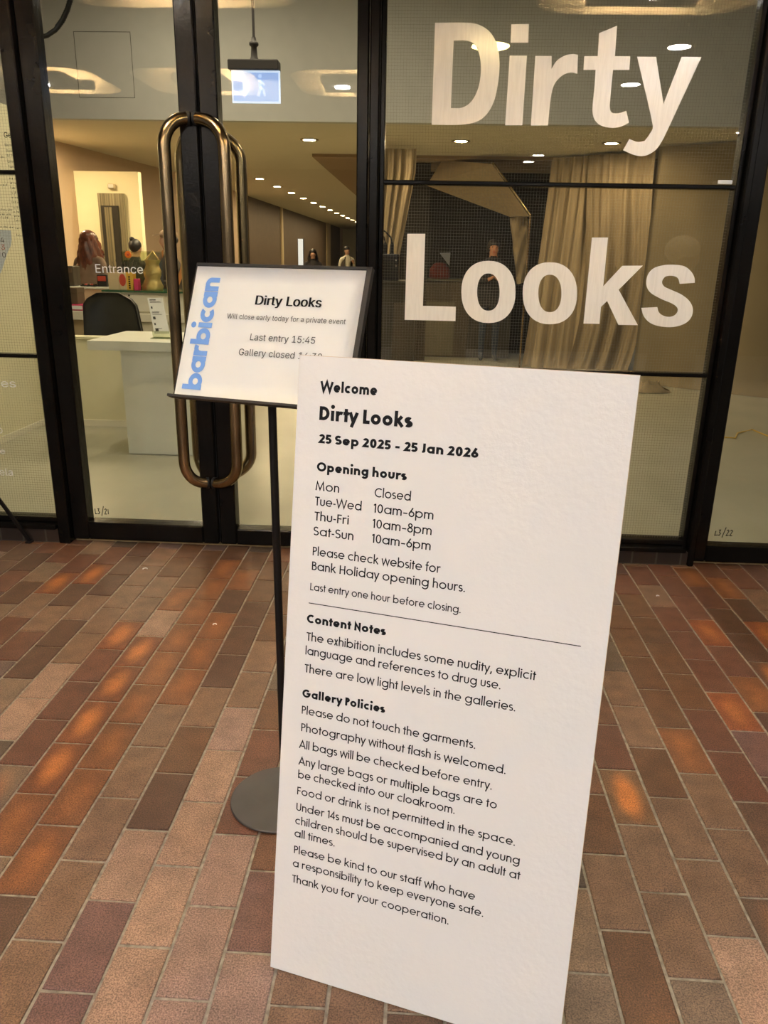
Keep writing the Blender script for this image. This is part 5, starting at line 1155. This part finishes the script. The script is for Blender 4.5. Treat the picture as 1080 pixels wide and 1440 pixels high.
# black box with plugs on a dark cabinet just inside the window
cb = at(588, 404, 6.2); b0, b1 = at(541, 357, 6.22), at(560.5, 395, 6.22)
t = thing('dark_cabinet', 'dark wooden cabinet inside the window behind the painted L', 'cabinet', (-.2, 6.4, 0))
MB().box(-.62, cb.x - .02, 6.2, 6.6, 0, b1.z - .02).build('cabinet_body', M['dark_wood'], t); MB().bev(-.63, cb.x - .01, 6.19, 6.61, b1.z - .02, b1.z, .004).build('cabinet_top', M['dark_wood'], t)
t = thing('power_box', 'black socket box with two plugged cables on the dark cabinet beside the post', 'socket box', ((b0.x + b1.x) / 2, 6.3, b1.z))
MB().bev(b0.x - .12, b1.x, 6.22, 6.40, b1.z + .001, b0.z, .006).build('case', M['black_matt'], t)
for u in (541.5, 551):
    p = at(u, 357, 6.3); MB().tube([(p.x, 6.3, b0.z), (p.x, 6.3, b0.z + .06), (p.x, 6.3, b0.z + .085)], [.016, .016, .008], 12).build('plug', M['black_matt'], t)
    MB().tube([(p.x, 6.3, b0.z + .08), (p.x - .01, 6.3, b0.z + .12), (p.x - .05, 6.3, b0.z + .16), (p.x - .12, 6.3, b0.z + .20)], .006, 8).build('cable', M['black_matt'], t)
for u in (557,):
    for v in (366, 374): p = at(u, v, 6.218); MB().tube([(p.x, 6.214, p.z), (p.x, 6.222, p.z)], .007, 10).build('switch', M['chrome'], t)
g_ = [atz(986, 611, .006), atz(1010, 614, .006), atz(1034, 616, .006), atz(1037, 609, .006), atz(1045, 607, .006), atz(1058, 604, .006), atz(1082, 614, .006)]
tag(MB().tube(g_, .006, 6).build('cord', M['gold_cord']), 'thin golden cord lying on the floor behind the far right glass door', 'cord')
# scraps on the paving
for u, v, r_, lb in [(204, 800, .9, 'tiny curled white shaving on the pale bricks below the left door, left of the stand'), (302, 878, .6, 'tiny white shaving on a brown brick left of the sign stand pole'), (925, 838, .5, 'tiny white crumb on a grey brick right of the notice board')]:
    q = atz(u, v, .0035); pts = [(q.x + .012 * r_ * math.cos(a_), q.y + .012 * r_ * math.sin(a_), .004) for a_ in [k * .55 for k in range(8)]]
    tag(MB().tube(pts, .0022, 6).build('shaving', M['paper']), lb, 'scrap')
# ------------------------------------------------------------------ people
def skin_mesh(verts, edges, radii, root=0, sub=2):
    me = bpy.data.meshes.new('tmp'); me.from_pydata(verts, edges, []); ob = bpy.data.objects.new('tmp', me); COL.objects.link(ob)
    sk = ob.modifiers.new('s', 'SKIN'); sk.use_smooth_shade = True; sk.branch_smoothing = .6
    for i, v in enumerate(me.skin_vertices[0].data):
        r = radii[i]; v.radius = r if isinstance(r, tuple) else (r, r); v.use_root = (i == root)
    su_ = ob.modifiers.new('b', 'SUBSURF'); su_.levels = sub; su_.render_levels = sub
    bpy.context.view_layer.update()
    out = bpy.data.meshes.new_from_object(ob.evaluated_get(bpy.context.evaluated_depsgraph_get()))
    bpy.data.objects.remove(ob); bpy.data.meshes.remove(me); return out
def person(label, pos, height, face, mats, arms, lean=0., group=None, sleeves=True, build=1.0):
    """standing figure; face = turn about z (0 looks towards -y). arms: (elbow, wrist, hand tip) for left and right in body units"""
    root = thing('person', label, 'person', (pos[0], pos[1], 0), group)
    k = height / 1.75; V, E, Rr = [], [], []
    def av(p, r, par=None):
        V.append(p); Rr.append(r); 
        if par is not None: E.append((par, len(V) - 1))
        return len(V) - 1
    B = build
    lz = lambda z: -lean * max(0, z - .95)
    pel = av((0, .0, .97), (.145 * B, .105 * B)); wai = av((0, lz(1.10), 1.10), (.128 * B, .092 * B), pel); che = av((0, lz(1.29), 1.29), (.150 * B, .108 * B), wai)
    upc = av((0, lz(1.41) + .01, 1.41), (.125 * B, .085 * B), che); nec = av((0, lz(1.48), 1.485), (.055, .055), upc); chn = av((0, lz(1.55) - .01, 1.545), (.060, .066), nec)
    hd = av((0, lz(1.62) - .008, 1.625), (.074, .092), chn); top = av((0, lz(1.69), 1.695), (.064, .078), hd)
    nose = av((0, lz(1.61) - .098, 1.605), (.012, .014), hd)
    for sx in (-1, 1): av((sx * .078, lz(1.6) + .005, 1.61), (.014, .022), hd)
    wr = []
    for sx, arm in ((1, arms[0]), (-1, arms[1])):
        hp = av((sx * .088, 0, .90), (.088 * B, .092 * B), pel); kn = av((sx * .098, -.012, .50), (.058, .062), hp); ca = av((sx * .100, .012, .34), (.052, .056), kn)
        an = av((sx * .102, .015, .095), (.036, .042), ca); av((sx * .112, -.13, .035), (.036, .028), an)
        sho = av((sx * .175 * B, lz(1.40), 1.405), (.058, .058), upc)
        e_, w_, h_ = arm
        el = av((sx * e_[0], e_[1] + lz(e_[2]) * 0, e_[2]), (.043, .043), sho); wv = av((sx * w_[0], w_[1], w_[2]), (.029, .027), el)
        wr.append(Vector((sx * w_[0], w_[1], w_[2])))
        w3, h3 = Vector((sx * w_[0], w_[1], w_[2])), Vector((sx * h_[0], h_[1], h_[2])); dr = (h3 - w3).normalized()
        pm = w3 + dr * .055; sd_ = dr.cross(Vector((0, 0, 1))); sd_ = Vector((1, 0, 0)) if sd_.length < .2 else sd_.normalized()
        pa = av(tuple(pm), (.036, .020), wv)
        for q, ln_ in ((-1.5, .062), (-.5, .072), (.5, .068), (1.5, .052)):
            f0 = av(tuple(pm + dr * .035 + sd_ * q * .017), .0095, pa); f1 = av(tuple(pm + dr * (.035 + ln_ * .55) + sd_ * q * .018), .0085, f0); av(tuple(pm + dr * (.03 + ln_) + sd_ * q * .017 - Vector((0, 0, .012))), .0075, f1)
        th = av(tuple(pm + sd_ * .035 + dr * .005), .0105, pa); av(tuple(pm + sd_ * .05 + dr * .04), .009, th)
    me = skin_mesh([Vector(v) for v in V], E, Rr)
    ca_, sa_ = math.cos(face), math.sin(face)
    order = ['skin', 'top', 'trousers', 'shoe']
    me.materials.clear(); zone = []
    for p in me.polygons:
        c = p.center
        near = min((c - w).length for w in wr)
        hand = near < .15 and any((c - w).dot((Vector((s_ * a_[2][0], a_[2][1], a_[2][2])) - w).normalized()) > .0 for w, s_, a_ in zip(wr, (1, -1), arms) if (c - w).length < .15)
        zone.append(0 if (c.z > 1.50 or hand) else 1 if (c.z > .93 or abs(c.x) > .23) else 3 if c.z < .085 else 2)
    def tr(v): return Vector((v.x * ca_ - v.y * sa_, v.x * sa_ + v.y * ca_, v.z)) * k
    for v in me.vertices: v.co = tr(v.co)
    o = link('body', me, [M[mats[q]] for q in order], root)
    o.data.polygons.foreach_set('material_index', zone)
    for p in o.data.polygons: p.use_smooth = True
    def part(name, mb, m):
        mb.v = [tuple(tr(Vector(v)) + root.location) for v in mb.v]; return mb.build(name, M[m] if isinstance(m, str) else m, root)
    return root, part
def hair_shell(mb, l, zlow, rx, ry, zc=1.635, back=True, wav=.008, n=28, volume=1.0):
    """hair from the crown down to zlow round the back and sides"""
    prof = []
    rows = 15
    for i in range(rows):
        f = i / (rows - 1); row = []
        for j in range(n + 1):
            a = -2.35 + 4.7 * j / n     # open towards the face (-y)
            if f < .35:
                g = f / .35; z = zc + .098 - .098 * (1 - math.cos(g * math.pi / 2)); rr = max(.02, math.sin(g * math.pi / 2))
            else:
                g = (f - .35) / .65; z = zc + (zlow - zc) * g; rr = 1 + volume * .55 * math.sin(min(1, g * 1.2) * math.pi * .55)
            w = wav * (math.sin(j * 1.7 + i * .9) + math.sin(j * 3.1 - i * 1.3)) * (f > .25)
            row.append((math.sin(a) * (rx * rr + w), l + math.cos(a) * (ry * rr + w) + .008, z + wav * .8 * math.sin(j * 2.3)))
        prof.append(row)
    return mb.grid(prof, th=(0, -.004, 0))
def jacket(mb, lean, z0, z1, flare=1.0, B=1.0, folds=.006):
    rows = []
    for i in range(13):
        f = i / 12; z = z0 + (z1 - z0) * f
        rx = (.185 * flare * (1 - f) + .180 * f) * B if f < .8 else (.180 - (f - .8) / .2 * .09) * B
        ry = (.140 * flare * (1 - f) + .128 * f) * B if f < .8 else (.128 - (f - .8) / .2 * .055) * B
        ly = -lean * max(0, z - .95)
        rows.append([((rx + folds * math.sin(k * 2.1 + i * .4)) * math.cos(k * math.pi / 14), ly + (ry + folds * math.sin(k * 1.7 + i)) * math.sin(k * math.pi / 14), z) for k in range(29)])
    return mb.grid(rows)
DOWN = ((.225, .03, 1.13), (.235, -.05, .90), (.235, -.06, .80))
FWD = ((.225, -.02, 1.15), (.17, -.24, 1.12), (.15, -.34, 1.12))
UPR = ((.215, -.05, 1.16), (.10, -.26, 1.28), (.06, -.30, 1.34))
HOLD = ((.23, -.03, 1.15), (.06, -.25, 1.19), (.0, -.27, 1.24))
FOLD = ((.215, -.04, 1.15), (.02, -.20, 1.12), (-.06, -.21, 1.13))
def std(top, tr_='coat_black', skin='skin', shoe='shoe'): return dict(skin=skin, top=top, trousers=tr_, shoe=shoe)
# red-haired person, seen from behind at the salmon counter
a = at(121, 350, 9.25)
r_, part = person('person with long wavy red hair and brown jacket, seen from behind at the counter', (a.x, 9.25), 1.74, math.pi - .35, std('coat_brown'), (FWD, FWD), .10)
mb = MB(); hair_shell(mb, -.068, 1.27, .090, .100, wav=.012, volume=1.0); mb.sphere((0, -.045, 1.655), .088, .098, .088, 20, 12); part('hair', mb, 'hair_red')
part('jacket', jacket(MB(), .10, .78, 1.46, 1.12, 1.06), 'coat_brown')
# dark-haired person behind the display case
a = at(184, 345, 10.35)
r_, part = person('person with dark hair tied up, in a black top, behind the clear display case', (a.x, 10.35), 1.68, math.pi - .2, std('coat_black'), (FWD, FWD), .18)
mb = MB(); mb.sphere((0, -.10, 1.645), .083, .098, .090, 20, 12); mb.sphere((.02, -.07, 1.728), .034, .034, .028, 14, 8); part('hair', mb, 'hair_dark')
part('top', jacket(MB(), .18, .80, 1.45, 1.0, 1.08), 'coat_black')
# capped person half behind the brass handle
a = at(238, 350, 9.35)
r_, part = person('person in a beige cap and dark jacket, half hidden by the left brass handle', (a.x, 9.35), 1.76, -1.15, std('coat_olive'), (HOLD, DOWN), .02, build=1.08)
mb = MB(); mb.sphere((0, .0, 1.685), .086, .102, .062, 20, 10); mb.fbox((-.07, -.17, 1.672), (.14, 0, 0), (0, .10, .012), (0, 0, .010)); part('cap', mb, 'cap')
mb = MB(); mb.sphere((0, .022, 1.630), .080, .088, .060, 18, 10); part('hair', mb, 'hair_dark')
part('jacket', jacket(MB(), .02, .74, 1.46, 1.15, 1.14), 'coat_olive')
mb = MB()
for i in range(12):
    f = i / 12; f2 = (i + 1) / 12
    q = lambda f: Vector((.19 - .38 * f, -.10 - .085 * math.sin(f * math.pi), 1.46 - .50 * f)); mb.fbox(q(f), q(f2) - q(f), (0, .012, 0), (.0, 0, .055))
    q = lambda f: Vector((.22 - .02 * f, .10 * math.cos(f * 3), 1.44 - .62 * f)); mb.fbox(q(f), q(f2) - q(f), (0, .05, 0), (.012, 0, .0))
part('bag_strap', mb, 'tan_strap')
# two people far down the corridor
a = at(440, 352, 19)
r_, part = person('person with long dark hair in a black top, beside the lit corridor screen', (a.x, 19), 1.66, .1, std('coat_black'), (HOLD, HOLD))
mb = MB(); hair_shell(mb, 0, 1.42, .092, .105, volume=.7); mb.sphere((0, .015, 1.66), .088, .10, .08, 18, 10); part('hair', mb, 'hair_dark')
part('top', jacket(MB(), 0, .85, 1.46, 1.0, 1.04), 'coat_black')
a = at(488, 352, 23)
r_, part = person('person in dark coat and pale shirt, farthest down the corridor', (a.x, 23), 1.78, .5, std('white_gloss', 'coat_olive'), (UPR, DOWN))
mb = MB(); mb.sphere((0, .018, 1.665), .086, .098, .078, 18, 10); part('hair', mb, 'hair_dark')
mb = MB(); jacket(mb, 0, .55, 1.46, 1.25, 1.08); n0 = len(mb.f)
keep = [i for i in range(len(mb.f)) if not (18 <= (i % 28) <= 23)]; mb.f = [mb.f[i] for i in keep]; mb.mi = [mb.mi[i] for i in keep]; mb.sm = [mb.sm[i] for i in keep]
part('coat', mb, 'coat_olive')
# person in black coat and jeans at the gallery opening
a = at(690, 507, 12.15)
r_, part = person('person in black coat and blue jeans behind the first painted letter o', (at(690, 420, 12.15).x, 12.15), 1.79, .05, std('coat_black', 'jeans', 'skin_warm'), (HOLD, HOLD))
mb = MB(); mb.sphere((0, .022, 1.668), .087, .098, .076, 20, 12); hair_shell(mb, .012, 1.56, .084, .095, volume=.15); part('hair', mb, 'hair_dark')
part('coat', jacket(MB(), 0, .80, 1.48, 1.15, 1.10), 'coat_black')
mb = MB(); mb.bev(-.035, .035, -.30, -.29, 1.24, 1.38, .004); part('phone', mb, 'black_matt')
for sx in (-1, 1):
    mb = MB(); mb.sphere((sx * .030, -.089, 1.632), .009, .006, .006, 10, 6); part('eye', mb, 'hair_dark')
mb = MB(); mb.sphere((0, -.086, 1.565), .020, .006, .005, 10, 6); part('mouth', mb, 'red')
# white-haired passer-by just beyond the right edge of the photo, mirrored in the window above the painted letter s
q = at(966, 334, 5.0)
r_, part = person('person with short white hair and dark coat, mirrored above the painted letter s', (q.x, 2 * D - 5.0), q.z + .015, 1.9, std('coat_olive'), (DOWN, DOWN))
mb = MB(); mb.sphere((0, .018, 1.660), .094, .108, .088, 20, 12); part('hair', mb, 'hair_white')
part('coat', jacket(MB(), 0, .55, 1.46, 1.15, 1.04), 'coat_olive')
